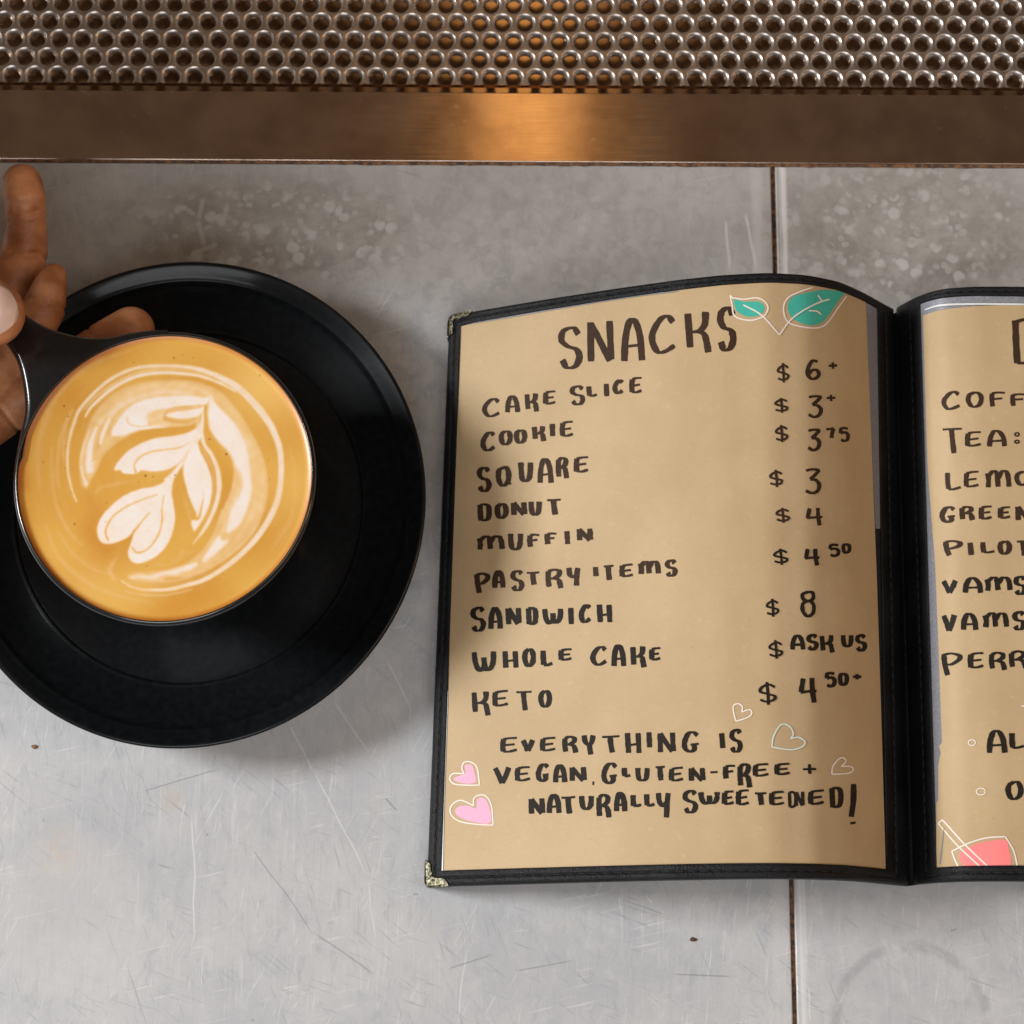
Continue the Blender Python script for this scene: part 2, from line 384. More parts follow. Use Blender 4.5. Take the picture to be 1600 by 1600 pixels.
# perforated grille: every hole countersunk
h0 = TL(783, 92); h1 = TL(818.6, 92.2)
pitch = (h1 - h0).length; rowp = pitch * 0.866
NR, NC = 9, 66
V = []; F = []
ROff = TL(802, 119.5)
K = 24
for r in range(NR):
    cy = ROff.y + r * rowp
    for cidx in range(-26, 38):
        cx = ROff.x + (cidx + (0.5 if r % 2 else 0)) * pitch
        base = len(V)
        Rh = pitch / 2 / math.cos(math.pi / 6)
        rings = [('h', 0, 0.0), (0.468 * pitch, 0, 0), (0.462 * pitch, 0, -0.00001), (0.450 * pitch, 0, -0.00006), (0.42 * pitch, 0, -0.00022), (0.385 * pitch, 0, -0.00048), (0.35 * pitch, 0, -0.00085), (0.325 * pitch, 0, -0.0013), (0.31 * pitch, 0, -0.0020)]
        for q, (R, _, z) in enumerate(rings):
            for i in range(K):
                a = 2 * math.pi * i / K + math.pi / 2
                if R == 'h':
                    am = (a - math.pi / 2 + math.pi / 6) % (math.pi / 3) - math.pi / 6   # vertex up
                    am = abs(((a - math.pi / 2) % (math.pi / 3)) - math.pi / 6)
                    rr = (pitch / 2) / math.cos(am)
                else: rr = R
                x, y = cx + rr * math.cos(a), cy + rr * math.sin(a)
                if y < gw0: y = gw0
                V.append((x, y, -0.001 + z))
        for q in range(len(rings) - 1):
            for i in range(K):
                j = (i + 1) % K
                F.append((base + q * K + i, base + q * K + j, base + (q + 1) * K + j, base + (q + 1) * K + i))
gr = mesh_obj('perforated_grille', V, F, M['grille'], tray, smooth=True)
# front edge thickness of the grille
strip('grille_edge', [(gw0, -0.00105), (gw0 + 0.00001, -0.0030)], M['trayfloor'])

# ------------------------------------------------------------------ lathe helper
def lathe(name, prof, cx, cy, m, parent=None, n=160, sy=1.0):
    v = []; f = []
    L = len(prof)
    for i in range(n):
        a = 2 * math.pi * i / n
        for r, z in prof: v.append((cx + r * math.cos(a), cy + r * math.sin(a) * sy, z))
    for i in range(n):
        j = (i + 1) % n
        for q in range(L - 1): f.append((i * L + q, j * L + q, j * L + q + 1, i * L + q + 1))
    o = mesh_obj(name, v, f, m, parent)
    bm = bmesh.new(); bm.from_mesh(o.data); bmesh.ops.remove_doubles(bm, verts=bm.verts, dist=1e-6)
    bmesh.ops.recalc_face_normals(bm, faces=bm.faces); bm.to_mesh(o.data); bm.free()
    o.data.polygons.foreach_set('use_smooth', [True] * len(o.data.polygons))
    return o
def rounded(pts, n=5):
    return [tuple(q) for q in catmull(pts, n)]

# saucer
SC = P(288, 779, 0.019); R = P(665, 779, 0.019).x - SC.x
sp = [(0.0, 0.0085), (0.018, 0.0085), (0.024, 0.0086), (0.0255, 0.0095), (0.0275, 0.0096), (0.029, 0.0089),
      (0.70 * R, 0.0098), (0.725 * R, 0.0101), (0.735 * R, 0.01045), (0.75 * R, 0.0107), (0.82 * R, 0.0126), (0.895 * R, 0.0154), (0.915 * R, 0.0164), (0.925 * R, 0.0170),
      (0.94 * R, 0.0175), (0.975 * R, 0.0188), (0.990 * R, 0.0192), (R, 0.0187), (R * 0.997, 0.0176), (0.97 * R, 0.0158), (0.85 * R, 0.0110), (0.68 * R, 0.0052),
      (0.60 * R, 0.0030), (0.585 * R, 0.0005), (0.57 * R, 0.0), (0.55 * R, 0.0004), (0.53 * R, 0.003), (0.0, 0.0035)]
saucer = lathe('saucer', rounded(sp, 4), SC.x, SC.y, M['glaze'], None, 200, 1.036)
tag(saucer, 'round black stepped saucer lying under the coffee cup on the grey counter', 'saucer')

# ------------------------------------------------------------------ cup
CZ = 0.0527
CC = P(257, 743.5, CZ); RC = rad(236.5, CZ) * 1.0
RC = (P(494, 743.5, CZ).x - P(20, 743.5, CZ).x) / 2
RI = (P(487, 743, CZ).x - P(27.5, 743, CZ).x) / 2
cupE = empty('coffee_cup', (0, 0, 0)); tag(cupE, 'black glazed cup filled with latte art coffee, held over its saucer', 'cup')
cp = [(0, 0.0095), (0.019, 0.0095), (0.0205, 0.0088), (0.0225, 0.0088), (0.0235, 0.0100), (0.026, 0.0125), (0.0305, 0.020), (0.0335, 0.029), (0.0360, 0.039), (RC - 0.0006, 0.048),
      (RC - 0.0001, 0.0508), (RC, 0.0516), (RC - 0.0002, 0.0522), (RC - 0.0006, 0.0526), (RC - 0.0010, CZ + 0.00005), (RI, CZ - 0.0002), (RI - 0.0002, 0.0515), (RI - 0.0006, 0.048), (0.0345, 0.039), (0.032, 0.029), (0.0285, 0.020), (0.022, 0.0135), (0.0, 0.0125)]
lathe('cup_body', rounded(cp, 4), CC.x, CC.y, M['cupglaze'], cupE, 220)
# handle tab: flat ear flush with the rim
up = [(262, 515), (240, 513.5), (217, 515), (197, 518), (169, 524), (135, 524.5), (101, 518), (73, 509), (42, 491), (8, 462), (-28, 438)]
end = [(-62, 430), (-82, 452), (-70, 484)]
lowp = [(-30, 505), (0, 527), (16, 548), (26, 568), (34, 604), (36.5, 638), (31, 669), (24.5, 701), (22, 720), (22, 736), (23.2, 750)]
edge = catmull(up + end + lowp, 6)
tz = CZ - 0.0002
out = [Vector((*Pn(x, y, tz), tz)) for x, y in edge]
a0 = math.atan2(out[-1].y - CC.y, out[-1].x - CC.x) % (2 * math.pi); a1 = math.atan2(out[0].y - CC.y, out[0].x - CC.x) % (2 * math.pi)
rin = (RC + RI) / 2
inn = [Vector((CC.x + rin * math.cos(a0 + (a1 - a0) * t), CC.y + rin * math.sin(a0 + (a1 - a0) * t), tz)) for t in np.linspace(0, 1, 40)]
bm = bmesh.new()
nout = len(out)
inn = [Vector((CC.x + rin * math.cos(a1 + (a0 - a1) * t), CC.y + rin * math.sin(a1 + (a0 - a1) * t), tz)) for t in np.linspace(0, 1, nout)]
cen_ = Vector((CC.x, CC.y, tz))
def edge_in(d):
    r = []
    for i, q in enumerate(out):
        t = (out[min(i + 1, nout - 1)] - out[max(i - 1, 0)]); t.z = 0; t.normalize()
        nn_ = Vector((-t.y, t.x, 0))
        if nn_.dot(cen_ - q) < 0 and i in (0, nout - 1): nn_ = -nn_
        r.append(q + nn_ * d * SG * min(1, min(i, nout - 1 - i) / 14))
    return r
mid_ = nout // 2
tt_ = out[mid_ + 1] - out[mid_ - 1]
SG = 1 if Vector((-tt_.y, tt_.x, 0)).dot(cen_ - out[mid_]) > 0 else -1
rb = 0.0021; thick = 0.0054
layers = []
for (inset, dz) in [(rb * (1 - math.sin(math.radians(a))), -rb * (1 - math.cos(math.radians(a)))) for a in (0, 15, 30, 45, 60, 75, 90)] + [(0, -thick + 0.0016), (0.0006, -thick + 0.0005), (0.0018, -thick)]:
    layers.append([bm.verts.new(q + Vector((0, 0, dz))) for q in edge_in(inset)])
for a, b in zip(layers[:-1], layers[1:]):
    for i in range(nout - 1): bm.faces.new((a[i], a[i + 1], b[i + 1], b[i]))
from mathutils.geometry import tessellate_polygon
for lay, zz_ in ((layers[0], 0), (layers[-1], -thick)):
    iv = [bm.verts.new(q + Vector((0, 0, zz_))) for q in inn[::-1]]
    ring_ = lay + iv
    for tri in tessellate_polygon([[v_.co for v_ in ring_]]):
        try: bm.faces.new([ring_[q] for q in tri])
        except ValueError: pass
# strap returning to the body under the ear
def tube_pts(bm, path, radii, K=16, flatten=None):
    rings = []
    for i, q in enumerate(path):
        t = (path[min(i + 1, len(path) - 1)] - path[max(i - 1, 0)]).normalized()
        s = t.cross(Vector((0, 0, 1)))
        if s.length < 1e-3: s = Vector((1, 0, 0))
        s.normalize(); u = s.cross(t)
        rx, ry = radii[i] if isinstance(radii[i], tuple) else (radii[i], radii[i])
        rings.append([bm.verts.new(q + s * rx * math.cos(2 * math.pi * j / K) + u * ry * math.sin(2 * math.pi * j / K)) for j in range(K)])
    for a, b in zip(rings[:-1], rings[1:]):
        for j in range(K): bm.faces.new((a[j], a[(j + 1) % K], b[(j + 1) % K], b[j]))
    bm.faces.new(rings[0][::-1]); bm.faces.new(rings[-1])
hd = Vector((P(-30, 470, 0).x - P(257, 743, 0).x, P(-30, 470, 0).y - P(257, 743, 0).y, 0)).normalized()
def hp(r, z): return Vector((CC.x, CC.y, 0)) + hd * r + Vector((0, 0, z))
path = [Vector(q) for q in catmull([hp(RC + 0.020, 0.0495), hp(RC + 0.0245, 0.047), hp(RC + 0.0255, 0.040), hp(RC + 0.021, 0.029), hp(RC + 0.008, 0.0195), hp(0.026, 0.0165)], 6)]
tube_pts(bm, path, [(0.0042, 0.0028)] * len(path))
from_bm('handle', bm, M['cupglaze'], cupE)

# ------------------------------------------------------------------ latte surface
LZ = CZ - 0.0012
n = 470
gx = np.linspace(-1, 1, n); GX, GY = np.meshgrid(gx, gx)
RL = RI - 0.0001
# disc-mapped square grid
r_ = np.maximum(np.abs(GX), np.abs(GY)); th = np.arctan2(GY, GX)
DX = GX * np.sqrt(np.clip(1 - GY ** 2 / 2, 0, 1)); DY = GY * np.sqrt(np.clip(1 - GX ** 2 / 2, 0, 1))
WX = CC.x + DX * RL; WY = CC.y + DY * RL
rr = np.hypot(DX, DY)
WZ = LZ + 0.0006 * np.clip((rr - 0.95) / 0.05, 0, 1) ** 2
px, py = unP(WX, WY, WZ)
# gentle wander so that the drawn lines are not perfectly smooth
px = px + 0.7 * np.sin(py / 23.0 + 1); py = py + 0.7 * np.sin(px / 27.0)
milk = np.zeros_like(px)
def blend(a, val, sl): milk[sl] = milk[sl] * (1 - a) + val * a
def seg_field(pts, wid, sub):
    X, Y = px[sub], py[sub]
    best = np.full(X.shape, 1e9)
    for i in range(len(pts) - 1):
        ax, ay = pts[i]; bx, by = pts[i + 1]; dx, dy = bx - ax, by - ay; L2 = dx * dx + dy * dy + 1e-9
        t = np.clip(((X - ax) * dx + (Y - ay) * dy) / L2, 0, 1)
        d = np.hypot(X - ax - t * dx, Y - ay - t * dy) - (wid[i] + (wid[i + 1] - wid[i]) * t) / 2
        best = np.minimum(best, d)
    return best
def stroke(pts, w, val, soft=1.3, op=1.0):
    soft = soft * 1.7
    p = catmull(pts, 7)
    w = np.interp(np.linspace(0, 1, len(p)), np.linspace(0, 1, len(w)), w) if hasattr(w, '__len__') else np.full(len(p), w)
    mg = w.max() + 3 * soft + 2
    sub = np.where((px > p[:, 0].min() - mg) & (px < p[:, 0].max() + mg) & (py > p[:, 1].min() - mg) & (py < p[:, 1].max() + mg))
    d = seg_field(p, w, sub)
    a = np.clip(0.5 - d / (2 * soft), 0, 1); a = a * a * (3 - 2 * a) * op
    blend(a, val, sub)
def poly(pts, val, soft=1.3, op=1.0, tension=5):
    soft = soft * 1.7
    p = catmull(pts, tension, True)
    mg = 3 * soft + 2
    sub = np.where((px > p[:, 0].min() - mg) & (px < p[:, 0].max() + mg) & (py > p[:, 1].min() - mg) & (py < p[:, 1].max() + mg))
    X, Y = px[sub], py[sub]; inside = np.zeros(X.shape, bool); best = np.full(X.shape, 1e9)
    m = len(p)
    for i in range(m):
        ax, ay = p[i]; bx, by = p[(i + 1) % m]
        cond = ((ay > Y) != (by > Y)) & (X < (bx - ax) * (Y - ay) / (by - ay + 1e-12) + ax)
        inside ^= cond
        dx, dy = bx - ax, by - ay; L2 = dx * dx + dy * dy + 1e-9
        t = np.clip(((X - ax) * dx + (Y - ay) * dy) / L2, 0, 1)
        best = np.minimum(best, np.hypot(X - ax - t * dx, Y - ay - t * dy))
    d = np.where(inside, -best, best)
    a = np.clip(0.5 - d / (2 * soft), 0, 1); a = a * a * (3 - 2 * a) * op
    blend(a, val, sub)
# faint wisps
stroke([(81, 700), (82, 745), (88, 790), (104, 826), (128, 852)], [2, 4, 4, 3, 1], 0.22, 2.5, 0.8)
stroke([(178, 905), (172, 890), (182, 873)], [3, 5, 2], 0.25, 3)
stroke([(100, 720), (99, 690), (103, 660), (112, 640)], [2, 3, 3, 1], 0.2, 2)
# outer rings
for (pts_, w_, v_, o_) in [([(62, 760), (60, 700), (74, 645), (104, 600), (150, 566), (205, 549)], [2, 7, 9, 8, 6, 2], 0.12, .8), ([(70, 820), (90, 865), (130, 905), (180, 930), (240, 942)], [2, 6, 8, 6, 2], 0.14, .8),
                         ([(92, 760), (90, 720), (96, 676), (112, 640)], [1, 2.5, 3, 1], 0.26, .8), ([(90, 830), (112, 862), (145, 888), (172, 898)], [1, 3, 3, 1], 0.2, .8), ([(455, 700), (462, 750), (452, 810), (425, 860)], [2, 6, 6, 2], 0.14, .8),
                         ([(150, 770), (158, 762), (185, 756), (205, 752)], [2, 5, 5, 2], 0.2, .7), ([(276, 790), (284, 815), (290, 850), (280, 872)], [2, 6, 8, 3], 0.18, .7), ([(240, 885), (270, 880), (298, 862)], [2, 5, 3], 0.14, .7)]:
    stroke(pts_, w_, v_, 2.2, o_)
ring1 = [(119, 783), (112, 762), (107, 735), (106, 705), (109, 682), (115, 660), (125, 638), (150, 611), (175, 592), (206, 578), (237, 572.5), (275, 571.5), (300, 574), (322, 580), (347, 591), (372, 606), (397, 631), (416, 655), (430, 681), (438, 706), (440, 738), (436, 770), (427, 797), (411, 826), (389, 855), (360, 881), (322, 904), (290, 914), (260, 921), (225, 922), (205, 917), (190, 908)]
stroke(ring1, [2, 3, 3.5, 4, 4.5, 5, 5, 5, 5, 6, 8, 11, 12, 10, 9, 9, 9, 9, 8, 7, 6, 5, 3, 2], 0.80, 1.3)
stroke([(133, 650), (141, 637), (158, 621), (175, 607.5), (200, 594), (225, 586), (262, 582), (300, 584.5), (322, 589.5), (347, 600), (368, 612)], [2, 4, 5, 5.5, 5.5, 5.5, 5, 5, 5, 4, 3], 0.86, 1.2)
stroke([(130, 640), (152, 618), (178, 600), (206, 586), (237, 578.5), (275, 576.5), (300, 579.5), (322, 585)], [1, 3, 3, 3, 2.5, 2, 2, 1], 0.48, 1.2)
stroke([(195, 925), (225, 930), (262, 929), (300, 920)], [1, 2.5, 2.5, 1], 0.35, 1.6)
# pale C-shaped body
Cb = [(127, 752), (126, 725), (128, 700), (135, 672), (146, 647), (165, 626), (190, 609), (225, 598), (262, 594), (300, 595), (325, 602), (345, 613), (362, 630), (385, 664), (405, 700), (417, 735), (418, 770), (410, 806), (394, 838), (370, 862), (340, 883), (310, 898), (280, 907), (240, 911), (212, 908), (200, 902), (215, 895), (245, 893), (280, 885), (305, 870), (325, 848), (337, 822), (347, 793), (360, 762), (364, 732), (357, 705), (345, 690), (331, 672), (323, 650), (321, 636), (314, 652), (302, 665), (260, 669), (230, 671), (204, 680), (180, 694), (162, 712), (152, 734), (142, 750), (135, 762)]
poly(Cb, 0.40, 2.0)
stroke([(200, 620), (240, 607), (290, 606), (330, 616)], [6, 12, 14, 8], 0.56, 5, 0.8)
stroke([(350, 640), (375, 672), (395, 710), (405, 750), (402, 790), (385, 825)], [8, 12, 14, 16, 14, 8], 0.52, 5, 0.8)
stroke([(160, 660), (185, 637), (215, 622), (255, 613), (300, 614)], [12, 14, 12, 12, 8], 0.68, 5, 0.9)
stroke([(130, 745), (127, 722), (131, 697), (139, 674)], [3, 4, 4, 3], 0.66, 1.3)
# left tongues
stroke([(135, 756), (131, 745), (127, 728)], [5, 4, 3], 0.8, 1.2)
stroke([(139, 749), (134, 742)], [3, 2], 0.2, 1.3, 0.8)
stroke([(141, 733), (140, 714), (142, 690), (150, 668)], [11, 9, 8, 3], 0.97, 1.6)
stroke([(144, 728), (149, 720)], [5, 2], 0.85, 1.5)
stroke([(153, 700), (153, 685), (158, 668), (166, 652)], [3, 3, 2.5, 2], 0.2, 1.4, 0.8)
stroke([(157, 692), (161, 676), (170, 655)], [5, 6, 3], 0.9, 1.3)
stroke([(169, 676), (172, 665), (180, 650), (192, 638)], [4, 3, 2, 1], 0.2, 1.2, 0.85)
# upper white leaf band
poly([(174, 680), (175, 671), (184, 657), (195, 643), (213, 630), (238, 622.5), (262, 619), (300, 618), (316, 621), (327, 620), (322, 631), (305, 633), (285, 634), (262, 638), (247, 641), (238, 646), (232, 655), (232, 664), (250, 664), (262, 667), (240, 671), (215, 673), (195, 680), (182, 682)], 1.0, 1.4)
poly([(231, 646), (245, 641), (262, 640), (262, 660), (280, 662), (262, 666), (236, 664), (228, 655)], 0.6, 2.5, 0.9)
stroke([(198, 653), (199, 660), (206, 665), (218, 667), (236, 665)], [1.5, 2.5, 2, 2, 1], 0.5, 1.0)
stroke([(257, 653), (262, 641), (285, 635.5), (312, 632.5)], [6, 3, 2.5, 1.5], 0.22, 1.3, 0.9)
stroke([(257, 655), (272, 658.5), (290, 658), (308, 653)], [6, 5, 5, 3], 0.12, 1.8, 0.9)
poly([(259, 648.5), (272, 643.5), (290, 641), (311, 637.5), (318, 635), (312, 647), (302, 651.5), (285, 653), (270, 652.5)], 1.0, 1.0)
# brown curve below it
stroke([(318, 640), (316, 650), (309, 661), (298, 668), (280, 671), (255, 673.5), (228, 678), (203, 689), (184, 703), (172, 720)], [2, 6, 8, 9, 10, 10, 11, 13, 16, 16], 0.0, 1.2)
# right wing
stroke([(322, 634), (319, 655), (320, 675), (330, 692), (343, 707), (355, 724), (357, 745), (353, 768), (345, 790)], [2, 7, 9, 11, 14, 18, 17, 13, 10], 0.0, 1.5)
poly([(329, 618), (336, 630), (346, 641), (360, 656), (371, 670), (382, 690), (389, 715), (393, 745), (393, 770), (386, 795), (377, 815), (364, 828), (355, 832), (356, 812), (364, 790), (376, 768), (379, 748), (370, 732), (362, 713), (348, 697), (335, 683), (327, 668), (325, 650), (326, 635)], 1.0, 2.2)
poly([(366, 725), (372, 740), (374, 755), (364, 783), (352, 806), (346, 828), (352, 826), (358, 803), (368, 785), (378, 765), (378, 745)], 0.62, 3, 0.8)
stroke([(350, 843), (358, 838), (366, 833)], [3, 3, 1], 0.4, 1.5)
poly([(342, 838), (348, 845), (356, 846), (348, 856), (336, 867), (323, 876), (317, 874), (327, 858), (335, 846)], 0.97, 2.2)
stroke([(306, 881), (290, 888), (272, 893), (255, 896)], [7, 9, 8, 5], 0.93, 2.2)
stroke([(255, 896), (238, 902), (222, 902), (206, 903)], [5, 7, 5, 3], 0.82, 2.0)
stroke([(258, 905), (270, 903.5), (284, 902)], [3, 4.5, 2], 0.06, 1.5)
stroke([(200, 910), (228, 914), (262, 913), (300, 905), (330, 893)], [2, 3, 3, 3, 2], 0.15, 1.4, 0.9)
# right leaf with its crescent
poly([(280, 750), (284, 727), (294, 700), (303, 684), (316, 690), (330, 706), (344, 735), (345, 765), (336, 798), (318, 828), (301, 850), (288, 860), (276, 830), (276, 790)], 0.0, 2)
stroke([(314, 676), (319, 694), (331, 711), (340, 732), (343, 757), (339, 782), (329, 807), (317, 829), (302, 849)], [7, 5, 6, 7, 8, 7, 6, 5, 1], 0.86, 1.3)
poly([(306, 672), (309, 690), (314, 706), (325, 728), (331, 748), (331.5, 768), (326, 791), (318, 808), (309, 823), (303, 829), (299, 820), (298, 812), (303, 811), (306, 803), (297, 780), (290, 755), (287, 735), (289, 717), (297, 697)], 1.0, 1.3)
stroke([(298, 797), (302, 806), (306, 810), (311, 806), (314, 793), (317, 780)], [3, 4, 5.5, 4, 2, 1], 0.05, 1.2)
stroke([(313, 697), (321, 709), (330, 727), (335, 748), (334, 771), (327, 795), (316, 815)], [1.5, 4, 3, 2.5, 2.5, 2.5, 2], 0.22, 1.1)
stroke([(318, 766), (318, 778), (314, 792)], [1, 2, 1], 0.5, 1.2, 0.7)
stroke([(288, 770), (292, 795), (298, 812)], [2, 3, 2], 0.25, 2.0, 0.7)
# left leaf pair and centre vein
poly([(180, 735), (182, 727), (190, 716), (202, 704), (221, 693), (246, 684.5), (275, 680), (292, 675.5), (304, 669.5), (312, 660), (317, 636), (318, 655), (316, 676), (307, 692), (296, 704), (288, 716), (276, 727), (262, 734.5), (240, 737.5), (222, 736), (213, 741), (195, 740.5), (188, 735)], 1.0, 1.2)
stroke([(213, 739), (210.5, 728), (218, 716), (236, 706.5), (260, 702.5), (280, 699), (294, 692)], [4, 2.6, 2.4, 2.2, 2.2, 2, 1], 0.28, 1.0)
stroke([(222, 737), (240, 740), (262, 737), (276, 729), (288, 716), (296, 702)], [3, 4, 5, 4, 3, 1], 0.06, 1.2)
stroke([(309, 650), (309, 672), (304, 690)], [3, 9, 6], 0.88, 2.5, 0.7)
# brown around the bottom heart then the heart
stroke([(300, 690), (293, 708), (283, 723), (271, 739), (262, 750)], [1, 2, 3, 5, 9], 0.9, 1.3)
poly([(280, 727), (271, 739), (262, 749), (244, 759.5), (219, 765), (194, 775), (175, 789), (160, 804.5), (152.5, 820), (152.5, 836), (159, 847), (171, 849.5), (187, 846), (200, 839.5), (209, 830), (206, 846), (200.5, 863), (203.5, 874), (212, 880.5), (225, 879.5), (244, 870), (257, 857), (267, 839), (272.5, 814), (271, 789), (268.5, 770), (271, 752), (279, 737), (288, 722)], 1.0, 1.2)
stroke([(246, 773), (219, 782.5), (194, 794), (177, 806), (167.5, 820), (164.5, 833), (169, 844)], [1, 2, 2.4, 2.6, 3, 3, 3], 0.22, 1.0)
stroke([(256, 774), (252.5, 795), (252.5, 814), (248, 834), (238, 851), (227, 861), (214, 864), (207, 856)], [1.5, 2.2, 3, 3, 2.6, 2.6, 3.5, 2], 0.25, 1.0)
stroke([(233, 801), (220, 817), (209, 831)], [1, 2.4, 4], 0.15, 1.1)
stroke([(166, 824), (176, 826)], [3, 3], 0.8, 3, 0.5)
def blur(a, k_):
    ker = np.exp(-0.5 * (np.arange(-4, 5) / k_) ** 2); ker /= ker.sum()
    for ax_ in (0, 1):
        pad = np.pad(a, [(4, 4) if q == ax_ else (0, 0) for q in (0, 1)], 'edge')
        a = sum(ker[q] * (pad[q:q + a.shape[0]] if ax_ == 0 else pad[:, q:q + a.shape[1]]) for q in range(9))
    return a
milk = 0.58 * milk + 0.42 * blur(milk, 1.5)
shade_ = 0.5 + 0.5 * np.sin(px / 17 + 2.1 * np.sin(py / 23)) * np.sin(py / 21 + 1.7 * np.sin(px / 29))
milk = milk * (1 - 0.10 * shade_ * np.clip(milk * 1.5, 0, 1))
ang_ = np.arctan2(py - 742, px - 258); rad__ = np.hypot(px - 258, py - 742)
flow = np.sin(rad__ / 3.1 + 2.2 * np.sin(ang_ * 2 + rad__ / 40)) * np.sin(rad__ / 7.3 + 3 * np.cos(ang_ * 3)) * 0.5 + np.sin(px / 4.7 + 3 * np.sin(py / 19)) * np.sin(py / 6.1 + 2 * np.sin(px / 23)) * 0.5
milk = np.clip(milk + flow * (0.035 + 0.09 * np.clip(1 - np.abs(milk - 0.5) * 2, 0, 1)), 0, 1)
crema = np.array([0.66, 0.36, 0.070]); cream2 = np.array([0.58, 0.27, 0.038]); milkc = np.array([0.80, 0.72, 0.66]); redb = np.array([0.46, 0.13, 0.010])
nz = 0.5 + 0.25 * np.sin(px / 31 + 2 * np.sin(py / 47)) + 0.25 * np.sin(py / 27 + 1.7 * np.sin(px / 39))
base = crema * nz[..., None] + cream2 * (1 - nz[..., None])
tmp = milk; milk = np.zeros_like(px)
stroke([(38, 760), (36, 715), (44, 672), (62, 628), (92, 590), (128, 563), (175, 545)], [10, 12, 14, 18, 20, 16, 8], 1.0, 9, 0.75)
stroke([(40, 800), (55, 850), (90, 905)], [6, 8, 4], 1.0, 7, 0.35)
stroke([(140, 780), (150, 800), (140, 830), (165, 860)], [10, 20, 20, 10], 1.0, 12, 0.35)
red = milk; milk = tmp
edge_ = np.clip((rr - 0.965) / 0.03, 0, 1)
red = np.clip(red + edge_ * 0.8, 0, 1)
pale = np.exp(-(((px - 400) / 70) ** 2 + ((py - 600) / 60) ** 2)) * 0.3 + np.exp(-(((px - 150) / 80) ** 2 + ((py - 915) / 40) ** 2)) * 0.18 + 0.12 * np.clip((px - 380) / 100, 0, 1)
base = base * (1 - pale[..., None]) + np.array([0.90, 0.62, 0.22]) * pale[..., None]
base = base * (1 - red[..., None]) + redb * red[..., None]
# milk colour through a curve: thin milk stays golden
mm = milk[..., None]
mid = np.array([0.76, 0.51, 0.235])
colr = np.where(mm < 0.5, base * (1 - mm * 2) + mid * (mm * 2), mid * (2 - mm * 2) + milkc * (mm * 2 - 1))
for (sx, sy, sr, f) in [(100, 634, 1.8, .8), (106, 650, 1.5, .7), (272, 559, 1.8, .7), (327, 686, 1.6, .8), (354, 710, 2.0, .8), (228, 744, 2.2, .8), (240, 745, 1.4, .6), (274, 742, 1.6, .7), (116, 818, 1.8, .7), (286, 554, 1.2, .5), (302, 559, 1.3, .5), (209, 567, 1.4, .5), (407, 587, 1.5, .6), (166, 786, 1.1, .6), (217, 754, 1.2, .6), (230, 885, 1.3, .6), (164, 815, 1.4, .35), (68, 723, 1.5, .6), (102, 731, 1.2, .5), (112, 769, 1.2, .5), (103, 697, 1.2, .5), (420, 718, 1.2, .5), (422, 749, 1.1, .5), (412, 803, 1.1, .5)]:
    a = (np.clip(1.4 - np.hypot(px - sx, py - sy) / sr, 0, 1) * f)[..., None]
    colr = colr * (1 - a) + np.array([0.22, 0.07, 0.01]) * a
idx = np.arange(n * n).reshape(n, n)
faces = np.stack([idx[:-1, :-1], idx[:-1, 1:], idx[1:, 1:], idx[1:, :-1]], -1).reshape(-1, 4)
me = bpy.data.meshes.new('latte'); 
me.vertices.add(n * n); me.vertices.foreach_set('co', np.stack([WX, WY, WZ], -1).reshape(-1).astype(np.float32))
me.loops.add(faces.size); me.loops.foreach_set('vertex_index', faces.reshape(-1).astype(np.int32))
me.polygons.add(len(faces)); me.polygons.foreach_set('loop_start', np.arange(0, faces.size, 4, dtype=np.int32))
me.update(calc_edges=True)
me.polygons.foreach_set('use_smooth', np.ones(len(faces), bool))
ca = me.color_attributes.new('foam', 'FLOAT_COLOR', 'POINT')
ca.data.foreach_set('color', np.concatenate([np.clip(colr, 0, 1), np.ones((n, n, 1))], -1).reshape(-1).astype(np.float32))
latte = bpy.data.objects.new('latte', me); COL.objects.link(latte); me.materials.append(M['latte'])
tag(latte, 'golden latte with white leaf and heart foam pattern in the black cup', 'coffee')

